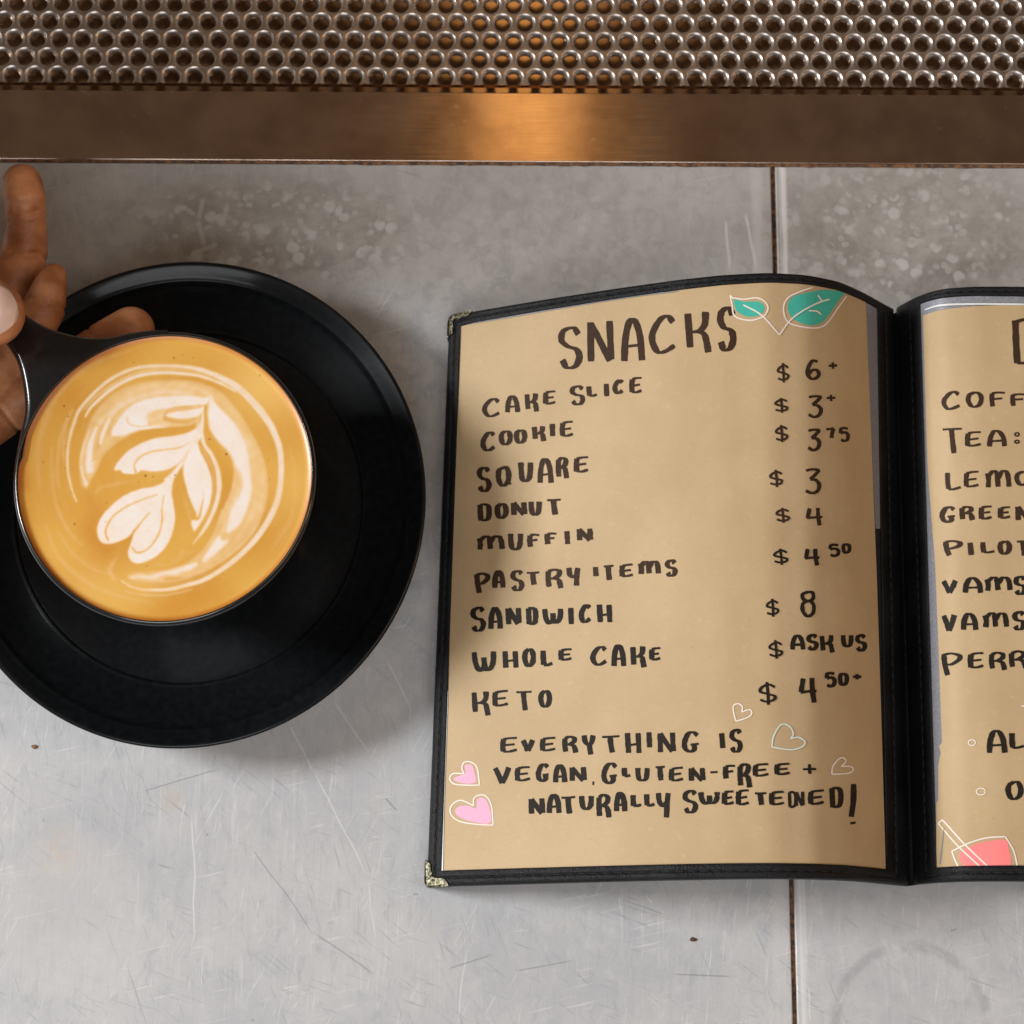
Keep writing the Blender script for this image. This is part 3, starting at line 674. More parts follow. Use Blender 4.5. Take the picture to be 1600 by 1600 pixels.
# ------------------------------------------------------------------ menu folder
menu = empty('menu_folder'); tag(menu, 'open black stitched menu folder with handwritten kraft paper pages on the counter', 'menu')
class Panel:
    """a leaf of the folder, bowed upward: height depends on how far across it a point lies"""
    def __init__(s, tl, tr, bl, br, z0, z1, top):
        s.TL, s.TR, s.BL, s.BR = tl, tr, bl, br
        ss, zz = [], []
        for (x, y) in top:
            lo, hi = -0.01, 0.06
            for _ in range(50):
                z = (lo + hi) / 2; q = P(x, y, z)
                u = (q.x - tl.x) / (tr.x - tl.x)
                if q.y > tl.y + (tr.y - tl.y) * u: lo = z      # too far back: raise
                else: hi = z
            ss.append(u); zz.append(z)
        ss = [0] + ss + [1]; zz = [z0] + zz + [z1]
        s.ss, s.zz = np.array(ss), np.array(zz)
        # smooth resample
        t = np.linspace(0, 1, 401); z = np.interp(t, s.ss, s.zz)
        kern = np.hanning(31); kern /= kern.sum()
        zp = np.concatenate([2 * z[0] - z[15:0:-1], z, 2 * z[-1] - z[-2:-17:-1]])
        z = np.convolve(zp, kern, 'valid'); s.t, s.z = t, z
    def Z(s, X, Y):
        u = s.u(X, Y)
        return np.interp(u, s.t, s.z)
    def u(s, X, Y):
        v = (Y - s.BL.y) / (s.TL.y - s.BL.y)
        xl = s.BL.x + (s.TL.x - s.BL.x) * v; xr = s.BR.x + (s.TR.x - s.BR.x) * v
        return (X - xl) / (xr - xl)
    def at(s, px, py, off=0.0):
        z = 0.01 * np.ones_like(np.asarray(px, float))
        for _ in range(14):
            X, Y = Pn(px, py, z); z = s.Z(X, Y) + off
        return X, Y, z
    def uv(s, u, v, off=0.0):
        a = s.TL * v + s.BL * (1 - v); b = s.TR * v + s.BR * (1 - v)
        q = a * (1 - u) + b * u
        return Vector((q.x, q.y, float(np.interp(u, s.t, s.z)) + off))
def xy(v): return Vector((v.x, v.y, 0))
z0 = 0.0045
LPn = Panel(xy(P(703, 497, z0)), xy(P(1395, 484, z0)), xy(P(668, 1385, z0)), xy(P(1416, 1383, z0)), z0, z0,
            [(740, 488), (850, 469.5), (960, 452.5), (1060, 438.5), (1130, 431), (1200, 427.5), (1260, 431), (1310, 441), (1350, 459), (1378, 475)])
rtl, rbl = P(1404, 480, z0), P(1431, 1381, z0)
wtop = 0.1215
RPn = Panel(xy(rtl), Vector((rtl.x + wtop, rtl.y - 0.002, 0)), xy(rbl), Vector((rbl.x + 0.1275, rbl.y - 0.001, 0)), z0, z0,
            [(1420, 470), (1440, 461), (1470, 452.5), (1520, 449), (1600, 449)])
def grid_obj(name, pts, nu, nv, m, parent):
    f = [(j * (nu + 1) + i, j * (nu + 1) + i + 1, (j + 1) * (nu + 1) + i + 1, (j + 1) * (nu + 1) + i) for j in range(nv) for i in range(nu)]
    return mesh_obj(name, pts, f, m, parent)
def panel_build(Pn_, inner, stitch_px):
    # board (slab)
    nu, nv = 80, 6; th = 0.0034
    top = [Pn_.uv(i / nu, j / nv, -0.0001) for j in range(nv + 1) for i in range(nu + 1)]
    bot = [q - Vector((0, 0, th)) for q in top]
    N = len(top); f = []
    for j in range(nv):
        for i in range(nu):
            a = j * (nu + 1) + i; b = a + 1; c = b + nu + 1; d = a + nu + 1
            f += [(a, b, c, d), (N + d, N + c, N + b, N + a)]
    per = [i for i in range(nu + 1)] + [j * (nu + 1) + nu for j in range(1, nv + 1)] + [nv * (nu + 1) + i for i in range(nu - 1, -1, -1)] + [j * (nu + 1) for j in range(nv - 1, 0, -1)]
    for i in range(len(per)):
        a, b = per[i], per[(i + 1) % len(per)]
        f.append((a, N + a, N + b, b))
    board = mesh_obj('cover_board', top + bot, f, M['leather'], menu)
    # edge binding: ring between outer edge and the window
    def side(a, b, k): return [a * (1 - t) + b * t for t in np.linspace(0, 1, k, endpoint=False)]
    o4 = [Pn_.TL, Pn_.TR, Pn_.BR, Pn_.BL]
    i4 = inner
    counts = [90, 40, 90, 40]
    O = sum([side(o4[q], o4[(q + 1) % 4], counts[q]) for q in range(4)], [])
    I = sum([side(i4[q], i4[(q + 1) % 4], counts[q]) for q in range(4)], [])
    cen = sum(o4, Vector()) / 4
    prof = [(-0.02, -0.0035), (-0.055, -0.0022), (-0.055, -0.0006), (-0.01, 0.0006), (0.08, 0.0011), (0.35, 0.0011), (0.47, 0.0009), (0.50, 0.00065), (0.53, 0.0009), (0.65, 0.00105), (0.90, 0.0010), (0.98, 0.0008), (1.0, 0.0002)]
    v = []; f = []
    n_ = len(O)
    for (t, off) in prof:
        for a, b in zip(O, I):
            q = a + (b - a) * t
            uu = min(max(float(Pn_.u(q.x, q.y)), 0), 1)
            v.append((q.x, q.y, float(np.interp(uu, Pn_.t, Pn_.z)) + off))
    for r in range(len(prof) - 1):
        for i in range(n_):
            j = (i + 1) % n_
            f.append((r * n_ + i, r * n_ + j, (r + 1) * n_ + j, (r + 1) * n_ + i))
    bd = mesh_obj('edge_binding', v, f, M['leather'], menu)
    # stitches lying in the groove
    bm = bmesh.new()
    loopp = []
    for a, b in zip(O, I):
        q = a + (b - a) * 0.50
        loopp.append(q)
    # resample evenly
    P_ = loopp + [loopp[0]]; d = [0]
    for a, b in zip(P_[:-1], P_[1:]): d.append(d[-1] + (b - a).length)
    tot = d[-1]; step = 0.0031; k = int(tot / step)
    dx = np.interp(np.arange(0, tot, step / 6), d, [q.x for q in P_]); dy = np.interp(np.arange(0, tot, step / 6), d, [q.y for q in P_])
    for s_ in range(k):
        seg = [(dx[min(s_ * 6 + i, len(dx) - 1)], dy[min(s_ * 6 + i, len(dy) - 1)]) for i in range(6)]
        path = []
        for i, (x, y) in enumerate(seg):
            uu = min(max(float(Pn_.u(x, y)), 0), 1)
            path.append(Vector((x, y, float(np.interp(uu, Pn_.t, Pn_.z)) + 0.00062 + 0.00022 * math.sin(math.pi * i / 5))))
        if (path[-1] - path[0]).length < 1e-5: continue
        tube_pts(bm, path, [0.00016, 0.00022, 0.00024, 0.00024, 0.00022, 0.00016], K=6)
    from_bm('stitching', bm, M['thread'], menu)
    return board
def inn4(Pn_, pxs): return [Vector((float(a), float(b), 0)) for a, b, _ in (Pn_.at(x, y, 0.001) for x, y in pxs)]
Linner = inn4(LPn, [(720, 509), (1371, 481), (1384.5, 1357.5), (690, 1360)])
panel_build(LPn, Linner, None)
ri = inn4(RPn, [(1438, 474), (1464, 1355)])
rr_t = RPn.TR - (ri[0] - RPn.TL) * 0.75 + Vector((0, 0, 0)); 
Rinner = [ri[0], Vector((RPn.TR.x - 0.0045, RPn.TR.y - 0.0038, 0)), Vector((RPn.BR.x - 0.0045, ri[1].y - 0.0006, 0)), ri[1]]
panel_build(RPn, Rinner, None)
# spine: soft fold of leatherette between the two leaves
v = []; f = []
ns, nv = 12, 20
for j in range(nv + 1):
    t = j / nv
    a = LPn.BR * (1 - t) + LPn.TR * t; b = RPn.BL * (1 - t) + RPn.TL * t
    a = a + Vector((-0.0006, 0, 0)); b = b + Vector((0.0006, 0, 0))
    for i in range(ns + 1):
        s_ = i / ns; q = a * (1 - s_) + b * s_
        ex = 0.0012 * (t - 0.5) * 2
        v.append((q.x, q.y + (-0.0004 if j == nv else -0.0002 if j == 0 else 0), 0.0012 + 0.0022 * (2 * s_ - 1) ** 4 + 0.0004 * math.cos(s_ * 9)))
for j in range(nv):
    for i in range(ns): f.append((j * (ns + 1) + i, j * (ns + 1) + i + 1, (j + 1) * (ns + 1) + i + 1, (j + 1) * (ns + 1) + i))
mesh_obj('spine', v, f, M['leather'], menu)

# backing plastic of the pockets (right one coloured with the clear vinyl's grey haze)
def quad_patch(name, Pn_, q4, off, m, parent, nu=60, nv=8):
    tl, tr, br, bl = q4
    v = []
    for j in range(nv + 1):
        t = j / nv; a = bl * (1 - t) + tl * t; b = br * (1 - t) + tr * t
        for i in range(nu + 1):
            q = a + (b - a) * (i / nu); uu = float(Pn_.u(q.x, q.y))
            v.append((q.x, q.y, float(np.interp(uu, Pn_.t, Pn_.z)) + off))
    return grid_obj(name, v, nu, nv, m, parent)
def px_patch(name, Pn_, left, right, off, m, parent, nu=60):
    """sheet between a left and a right edge polyline (same number of points, top to bottom)"""
    v = []
    for (a, b) in zip(left, right):
        A = Pn_.at(*a, off); B = Pn_.at(*b, off)
        for i in range(nu + 1):
            t = i / nu; x = A[0] + (B[0] - A[0]) * t; y = A[1] + (B[1] - A[1]) * t
            v.append((float(x), float(y), float(np.interp(float(Pn_.u(x, y)), Pn_.t, Pn_.z)) + off))
    L = len(left); f = [(j * (nu + 1) + i, (j + 1) * (nu + 1) + i, (j + 1) * (nu + 1) + i + 1, j * (nu + 1) + i + 1) for j in range(L - 1) for i in range(nu)]
    return mesh_obj(name, v, f, m, parent)
quad_patch('pocket_backing', LPn, Linner, 0.00012, M['dark_vinyl'], menu)
quad_patch('pocket_backing', RPn, Rinner, 0.00012, M['hazy_grey_vinyl'], menu)
px_patch('pocket_edge', LPn, [(1350, 470), (1356, 560), (1362, 700), (1368, 826)], [(1370.5, 480), (1371.5, 560), (1375, 700), (1376.5, 826)], 0.00022, M['hazy_grey_vinyl'], menu, 6)
pL = px_patch('paper_sheet', LPn, [(719, 508), (712, 700), (705, 900), (698, 1120), (690, 1362)], [(1352.5, 468), (1362, 700), (1370, 900), (1377, 1120), (1384, 1360)], 0.00042, M['paper'], menu, 90)
pR = px_patch('paper_sheet', RPn, [(1442, 493), (1443, 530), (1445, 600), (1449, 725), (1457, 830), (1461, 880), (1466, 1000), (1470, 1110), (1472, 1160), (1467, 1166), (1470, 1176), (1466, 1195), (1466, 1250), (1463, 1255), (1463, 1357)],
               [(1960, 494), (1962, 530), (1964, 600), (1968, 725), (1972, 830), (1974, 880), (1978, 1000), (1982, 1110), (1984, 1160), (1984.2, 1166), (1984.4, 1176), (1985, 1195), (1987, 1250), (1987.2, 1255), (1990, 1357)], 0.00042, M['paper'], menu, 90)
def ribbon_px(name, Pn_, pts, w, off, m, parent):
    p = catmull(pts, 10); bmv = []; f = []
    t = np.gradient(p, axis=0); t /= np.linalg.norm(t, axis=1)[:, None] + 1e-9; nrm = np.stack([-t[:, 1], t[:, 0]], 1)
    w = np.interp(np.linspace(0, 1, len(p)), np.linspace(0, 1, len(w)), w)
    for sgn_ in (1, -1):
        q = p + nrm * (w[:, None] / 2) * sgn_
        X, Y, Z = Pn_.at(q[:, 0], q[:, 1], off); bmv.append(np.stack([X, Y, Z], 1))
    n_ = len(p); v = np.vstack(bmv)
    f = [(i, i + 1, n_ + i + 1, n_ + i) for i in range(n_ - 1)]
    return mesh_obj(name, v, f, m, parent)
ribbon_px('pocket_edge', LPn, [(722, 506.5), (800, 493.5), (900, 476.5), (1000, 461.5), (1060, 455)], [3.5, 4, 3.5, 2.5, 1], 0.0007, M['hazy_grey_vinyl'], menu)
ribbon_px('pocket_edge', LPn, [(700, 1080), (696, 1180), (692.5, 1280), (690.8, 1361)], [1, 1.6, 2.2, 2.8], 0.0007, M['vinyl_edge_and_glint'], menu)
ribbon_px('pocket_edge', RPn, [(1445, 484), (1470, 477), (1520, 475), (1600, 475.5)], [2, 3, 3, 3], 0.0006, M['vinyl_edge_and_glint'], menu)  # white highlight on the vinyl, painted as a pale ribbon

# brass corner protectors
def corner(Pn_, outline, scrolls):
    p = catmull(outline, 4, True)
    X, Y, Z = Pn_.at(p[:, 0], p[:, 1], 0.0016)
    cx, cy = X.mean(), Y.mean()
    bm = bmesh.new(); ringsv = []
    for (k_, dz) in ((1.0, -0.0045), (1.0, -0.0004), (0.985, -0.0001), (0.955, 0.0)):
        ringsv.append([bm.verts.new((X[i] + (cx - X[i]) * (1 - k_), Y[i] + (cy - Y[i]) * (1 - k_), Z[i] + dz)) for i in range(len(X))])
    for a, b in zip(ringsv[:-1], ringsv[1:]):
        for i in range(len(a)): bm.faces.new((a[i], a[(i + 1) % len(a)], b[(i + 1) % len(a)], b[i]))
    bm.faces.new(ringsv[-1])
    o = from_bm('corner_protector', bm, M['brass'], menu, smooth=False)
    bm = bmesh.new()
    for (pts, w) in scrolls:
        q = catmull(pts, 6); Xs, Ys, Zs = Pn_.at(q[:, 0], q[:, 1], 0.00165)
        tube_pts(bm, [Vector((a, b, c)) for a, b, c in zip(Xs, Ys, Zs)], [rad(w, 0.01) * (0.5 + 0.5 * math.sin(math.pi * (i + 0.5) / len(q))) for i in range(len(q))], K=8)
    from_bm('scrollwork', bm, M['brass'], o)
corner(LPn, [(738, 484.5), (736, 489), (729, 494), (723, 495), (716, 499), (710.5, 497), (708, 501), (707, 507), (708, 514), (706, 521), (702, 526.5), (698.5, 526), (698.5, 510), (699.5, 500), (703.5, 493), (712, 489.5), (722.5, 487), (733, 484.6)],
       [([(737, 485), (732, 492), (723, 494)], 0.8), ([(722, 489), (720, 496), (714, 497.5), (709, 492)], 0.9), ([(726, 488), (725, 492)], 0.7), ([(730, 487), (729, 491)], 0.7), ([(717, 490), (714, 495)], 0.7), ([(706, 493), (704, 500), (707, 503)], 1.0),
        ([(702, 504), (705, 508), (702, 511)], 0.9), ([(707, 512), (707, 519), (702, 525)], 0.9), ([(701, 514), (704, 518), (701, 522)], 0.8), ([(701, 499), (705, 498)], 0.8)])
corner(LPn, [(665, 1343.5), (670, 1346), (673, 1351), (672.5, 1357.5), (674.5, 1364), (674, 1369), (680, 1372), (690, 1372.5), (696, 1375.5), (701, 1385), (685, 1386.5), (670, 1386.5), (665.5, 1384), (662.8, 1377.5), (663, 1362.5), (663.5, 1347.5)],
       [([(667, 1345), (672, 1351), (671, 1358)], 0.8), ([(665, 1350), (668, 1354), (666, 1359)], 0.7), ([(665, 1357), (668, 1360), (666, 1364)], 0.7), ([(668, 1359), (673, 1365), (670, 1373), (665, 1375)], 0.8), ([(667, 1363), (670, 1367), (665, 1372)], 0.9),
        ([(674, 1376), (678, 1373), (676, 1380)], 0.8), ([(682, 1377), (677, 1382)], 0.9), ([(672, 1379), (668, 1384)], 0.9), ([(688, 1376), (684, 1380)], 0.8), ([(693, 1375), (698, 1381)], 0.7), ([(668, 1385), (684, 1383.5), (700, 1382.5)], 0.9)])

# ------------------------------------------------------------------ handwriting
G = {
 'A': [[(.02, 1), (.08, .45), (.3, .04), (.62, .02), (.9, .4), (1, 1)], [(.1, .66), (.9, .62)]],
 'C': [[(.95, .16), (.72, .0), (.4, .08), (.08, .42), (.05, .72), (.28, .98), (.6, .98), (1, .80)]],
 'D': [[(.08, .02), (.1, .5), (.16, 1)], [(.05, .05), (.5, .0), (.92, .14), (1, .5), (.9, .85), (.55, .98), (.15, .98)]],
 'E': [[(.1, .12), (.05, .5), (.08, .96)], [(.08, .12), (.5, .05), (1, .02)], [(.1, .54), (.85, .46)], [(.06, .95), (.5, .95), (1, .84)]],
 'F': [[(.1, .1), (.08, .5), (.14, 1)], [(.08, .1), (.5, .04), (1, .06)], [(.12, .5), (.82, .44)]],
 'G': [[(.92, .16), (.65, .0), (.3, .1), (.05, .5), (.12, .85), (.42, 1), (.7, .88), (.72, .64)], [(.45, .64), (1, .6)]],
 'H': [[(.06, .0), (.14, 1)], [(.88, .0), (.96, 1)], [(.1, .62), (.9, .54)]],
 'I': [[(.4, 0), (.6, 1)]],
 'K': [[(.04, .04), (.14, .86)], [(.86, 0), (.82, .3), (.55, .46), (.14, .5)], [(.5, .47), (.8, .55), (.9, .75), (.98, 1)]],
 'L': [[(.08, .0), (.1, .5), (.16, .95)], [(.14, .96), (.5, .96), (1, .84)]],
 'M': [[(.04, 1), (.06, .5), (.0, .12)], [(.05, .3), (.25, .02), (.42, .12), (.5, .95)], [(.5, .4), (.66, .04), (.85, .02), (.96, .3), (1, .95)]],
 'N': [[(.04, .03), (.08, 1)], [(.06, .05), (.45, .5), (.88, .98)], [(.88, .0), (.96, .94)]],
 'O': [[(.45, .02), (.12, .2), (.03, .55), (.22, .92), (.55, 1), (.88, .8), (.98, .42), (.78, .08), (.42, .02)]],
 'P': [[(.05, .05), (.12, .5), (.28, 1)], [(.02, .08), (.5, .0), (.95, .12), (.9, .32), (.5, .5), (.15, .52)]],
 'Q': [[(.4, .02), (.1, .2), (.05, .6), (.25, .95), (.55, .97), (.8, .7), (.8, .25), (.6, .02), (.35, .02)], [(.5, .85), (1, .9)]],
 'R': [[(.06, .1), (.06, .55), (.12, .92)], [(.04, .12), (.45, .0), (.82, .1), (.78, .3), (.45, .46), (.15, .5)], [(.45, .46), (.75, .55), (.88, .75), (.95, 1)]],
 'S': [[(.92, .16), (.65, .0), (.2, .08), (.08, .3), (.35, .46), (.8, .55), (.96, .75), (.75, .97), (.35, 1), (.12, .82)]],
 'T': [[(.02, .06), (.5, .05), (1, .02)], [(.48, .05), (.52, .5), (.6, 1)]],
 'U': [[(.05, .0), (.08, .5), (.2, .88), (.5, 1), (.8, .85), (.9, .5), (.92, .0)]],
 'V': [[(.04, .04), (.28, .5), (.5, .98)], [(.5, .98), (.75, .5), (.95, .0)]],
 'W': [[(.03, .02), (.1, .6), (.28, .98), (.5, .75), (.5, .3)], [(.5, .5), (.6, .92), (.82, .85), (.94, .5), (.96, .0)]],
 'Y': [[(.05, .0), (.15, .35), (.45, .52), (.75, .42)], [(.95, .0), (.85, .4), (.8, 1)]],
 'y': [[(.05, .0), (.15, .3), (.45, .48), (.75, .35), (.9, .0)], [(.55, .45), (.6, .75), (.68, 1)]],
 '3': [[(.05, .04), (.5, .0), (.92, .04), (.7, .22), (.35, .42)], [(.35, .42), (.75, .44), (1, .65), (.85, .9), (.45, 1), (.05, .88)]],
 '4': [[(.2, .02), (.08, .5), (.02, .58)], [(.02, .58), (.5, .54), (1, .52)], [(.72, .0), (.74, .5), (.84, 1)]],
 '5': [[(.95, .06), (.5, .0), (.15, .08), (.12, .4)], [(.12, .4), (.6, .34), (.95, .5), (.9, .85), (.5, 1), (.15, .9)]],
 '6': [[(.85, .04), (.45, .02), (.12, .4), (.06, .75), (.35, 1), (.78, .95), (.98, .72), (.75, .52), (.4, .55), (.15, .75)]],
 '7': [[(.02, .08), (.5, .08), (1, .0)], [(.98, .02), (.8, .5), (.7, 1)]],
 '8': [[(.5, .0), (.1, .12), (.15, .3), (.5, .38), (.88, .28), (.85, .06), (.5, .0)], [(.5, .38), (.12, .5), (.12, .8), (.45, 1), (.85, .9), (.95, .6), (.75, .42), (.5, .38)]],
 '0': [[(.5, .02), (.1, .15), (.06, .6), (.25, .95), (.65, .95), (.92, .7), (.9, .2), (.5, .02)]],
 '+': [[(0, .52), (1, .48)], [(.48, 0), (.52, 1)]],
 '-': [[(0, .6), (1, .4)]], ',': [[(.6, 0), (.4, 1)]], '.': [[(0, .7), (1, .3)]],
 '!': [[(.75, 0), (.7, .5), (.3, 1)]],
 '$': [[(.95, .24), (.6, .12), (.2, .24), (.08, .42), (.5, .52), (.95, .62), (.85, .8), (.45, .86), (.08, .78)], [(.48, 0), (.55, .5), (.58, 1)]],
}
LW = []   # (panel, origin, scale, material, thick, thin, text)
def T(panel, o, sc, mat, thick, thin, txt): LW.append((panel, o, sc, mat, thick, thin, txt))
a_, b_ = 'brown_marker', 'dark_marker'
T('L', (650, 380), 4, a_, 10, 4, 'S885,525,1040,780 N1070,480,1240,745 A1285,475,1425,740 C1455,450,1628,688 K1680,425,1842,690 S1880,400,2000,670')
T('L', (650, 380), 4, a_, 7.5, 3, 'C415,970,530,1085 A560,955,645,1060 K680,935,765,1055 E795,920,880,1010 S960,890,1055,1010 L1065,890,1140,960 I1175,875,1205,960 C1230,855,1300,940 E1335,835,1420,940')
T('L', (650, 650), 4, a_, 7.8, 3, 'C405,100,500,218 O520,90,600,180 O615,85,690,170 K725,60,810,160 I840,45,865,130 E900,30,990,132')
T('L', (650, 650), 4, a_, 8, 3.2, 'S380,320,470,472 Q500,315,605,440 U640,285,730,410 A762,270,855,422 R875,258,955,395 E987,250,1085,355')
T('L', (650, 650), 4, a_, 8.2, 3.2, 'D385,548,468,658 O495,545,575,640 N595,535,692,622 U705,530,785,620 T805,517,915,620')
T('L', (650, 650), 4, a_, 8, 3.2, 'M383,750,550,840 U575,730,670,838 F695,735,780,822 F803,727,887,805 I925,715,965,805 N1005,700,1105,782')
T('L', (650, 650), 4, a_, 8, 3.2, 'P365,980,460,1110 A480,970,555,1078 S590,965,675,1090 T680,972,780,1058 R810,955,920,1080 Y940,945,1025,1065 I1105,940,1140,1005 T1160,930,1245,1030 E1272,922,1365,1008 M1390,908,1525,992 S1555,900,1632,1000')
T('L', (650, 900), 4, b_, 8, 3.2, 'S340,195,435,345 A455,200,538,335 N562,195,658,305 D688,195,758,305 W790,200,918,300 I952,195,985,305 C1020,180,1098,290 H1130,175,1225,292')
T('L', (650, 900), 4, b_, 8, 3.2, 'W348,468,500,598 H540,465,638,577 O667,452,745,565 L778,462,862,565 E890,452,982,530 C1092,440,1198,558 A1225,433,1308,567 K1340,435,1437,575 E1458,445,1537,530')
T('L', (650, 900), 4, b_, 7.8, 3.2, 'K347,718,462,875 E477,712,583,818 T615,715,732,845 O768,713,845,820')
T('L', (1050, 540), 4, a_, 6, 3.6, '$652,105,735,235 6835,90,930,212 +975,100,1038,150')
T('L', (1050, 540), 4, a_, 6, 3.6, '$635,322,728,425 3842,312,940,452 +962,302,1027,352')
T('L', (1050, 540), 4, a_, 6, 3.6, '$640,492,727,608 3840,522,930,658 7955,512,1020,582 51042,510,1110,602')
T('L', (1050, 540), 4, a_, 6, 3.6, '$603,772,695,888 3825,770,930,928')
T('L', (1050, 540), 4, a_, 6, 3.6, '$643,1010,738,1112 4832,1010,948,1130')
T('L', (1050, 830), 4, b_, 6.4, 3.6, '$628,105,728,215 4822,105,930,220 5975,80,1050,160 01062,75,1120,140')
T('L', (1050, 830), 4, b_, 6, 3.6, '$583,418,670,538 8800,372,900,535')
T('L', (1050, 830), 4, b_, 7, 4, '$598,678,695,800 A742,650,830,745 S840,645,915,742 K925,645,1015,765 U1058,645,1135,725 S1145,645,1218,748')
T('L', (1050, 830), 4, b_, 7.6, 4, '$535,938,655,1088 4790,910,915,1078 5952,882,1028,975 01040,885,1105,965 +1125,888,1190,932')
T('L', (650, 1120), 4, b_, 7.8, 3.2, 'E527,125,640,225 V655,140,742,218 E775,125,880,218 R915,120,1012,230 y1035,112,1125,240 T1150,115,1280,228 H1305,98,1408,230 I1440,92,1475,195 N1510,95,1622,225 G1662,92,1776,222 I1888,98,1938,200 S1958,78,2040,220')
T('L', (650, 1120), 4, b_, 7.8, 3.2, 'V480,312,595,422 E618,308,722,405 G750,295,838,405 A860,302,940,415 N960,310,1065,405 ,1100,400,1115,430 G1160,290,1265,418 L1287,315,1350,378 U1372,315,1460,402 T1485,305,1565,402 E1580,312,1678,405 N1705,315,1808,405 -1840,340,1885,352 F1918,298,2005,390 R2010,292,2098,445 E2105,290,2212,375 E2240,288,2345,365 +2412,292,2508,362')
T('L', (650, 1120), 4, b_, 8.0, 3.3, 'N705,505,805,610 A820,488,905,605 T895,495,1005,610 U1020,490,1110,580 R1128,485,1220,635 A1240,475,1315,595 L1340,485,1418,565 L1425,480,1500,562 Y1500,470,1590,635 S1665,460,1760,600 W1765,465,1898,548 E1912,460,1995,552 E2000,453,2090,555 T2105,470,2200,555 E2207,462,2310,555 E2450,455,2560,552 D2585,440,2667,570 !2700,415,2755,630 .2715,658,2748,670')
T('L', (650, 1120), 4, b_, 5.0, 3.2, 'D2324,465,2380,570 N2366,463,2428,562')
RS = 16 / 3
T('R', (1300, 400), RS, a_, 10, 4, 'D1490,522,1760,905')
T('R', (1400, 600), RS, a_, 7, 3, 'C380,62,540,212 O585,62,725,195 F775,62,920,192 F948,75,1095,187')
T('R', (1400, 600), RS, a_, 7.4, 3, 'T370,362,560,580 E575,392,720,525 A762,388,918,525 O985,402,1030,437 O985,465,1030,497')
T('R', (1400, 600), RS, a_, 7.2, 3, 'L405,735,550,888 E565,722,700,865 M748,722,955,867 O990,725,1120,845')
T('R', (1400, 600), RS, a_, 8, 3, 'G365,1022,505,1155 R530,1018,655,1140 E690,1012,810,1132 E850,1018,965,1125 N995,1015,1130,1140')
T('R', (1400, 600), RS, a_, 8, 3, 'P392,1303,550,1435 I588,1318,655,1432 L700,1312,835,1412 O850,1305,960,1418 T990,1300,1130,1435')
T('R', (1400, 850), RS, b_, 8, 3, 'V375,298,515,412 A560,282,720,412 M740,275,965,395 S980,268,1090,420')
T('R', (1400, 850), RS, b_, 8, 3, 'V378,585,505,732 A545,580,680,720 M727,575,935,700 S968,562,1080,715')
T('R', (1400, 850), RS, b_, 8, 3, 'P375,905,550,1097 E600,900,742,1040 R775,900,925,1055 R940,890,1100,1040')
T('R', (1400, 1120), RS, b_, 8.5, 3.2, 'A760,115,922,305 L940,130,1080,270')
T('R', (1400, 1120), RS, b_, 8.5, 3.2, 'O915,535,1058,690')
OFFC = [0]
def ink_strokes(Pn_, strokes, z_base):
    """strokes: list of (points in photo px, thick, thin) -> verts, faces; pen held so that downstrokes are broad"""
    V = []; F = []
    for (pts, thick, thin, nn) in strokes:
        p = catmull(pts, nn)
        seg = np.linalg.norm(np.diff(p, axis=0), axis=1)
        t = np.gradient(p, axis=0); t /= np.linalg.norm(t, axis=1)[:, None] + 1e-9
        w = thin + (thick - thin) * np.clip(np.abs(t[:, 1]) * 1.15 - 0.1, 0, 1) ** 1.1
        w = w * (1 + 0.07 * rng.standard_normal(len(p)))
        kk = np.array([0.25, 0.5, 0.25]); w = np.convolve(np.pad(w, 1, 'edge'), kk, 'valid')
        w[0] *= 0.88; w[-1] *= 0.9
        nrm = np.stack([-t[:, 1], t[:, 0]], 1); w = w * 1.06
        off = z_base + 0.000009 * (OFFC[0] % 9); OFFC[0] += 1
        b = len(V)
        L = p + nrm * w[:, None] / 2; R_ = p - nrm * w[:, None] / 2
        # rounded ends
        for q in (L, R_):
            pass
        allp = np.vstack([L, p, R_])
        X, Y, Z = Pn_.at(allp[:, 0], allp[:, 1], off)
        V += list(zip(X.tolist(), Y.tolist(), Z.tolist())); m_ = len(p)
        for i in range(m_ - 1):
            F.append((b + i, b + i + 1, b + m_ + i + 1, b + m_ + i)); F.append((b + m_ + i, b + m_ + i + 1, b + 2 * m_ + i + 1, b + 2 * m_ + i))
    return V, F
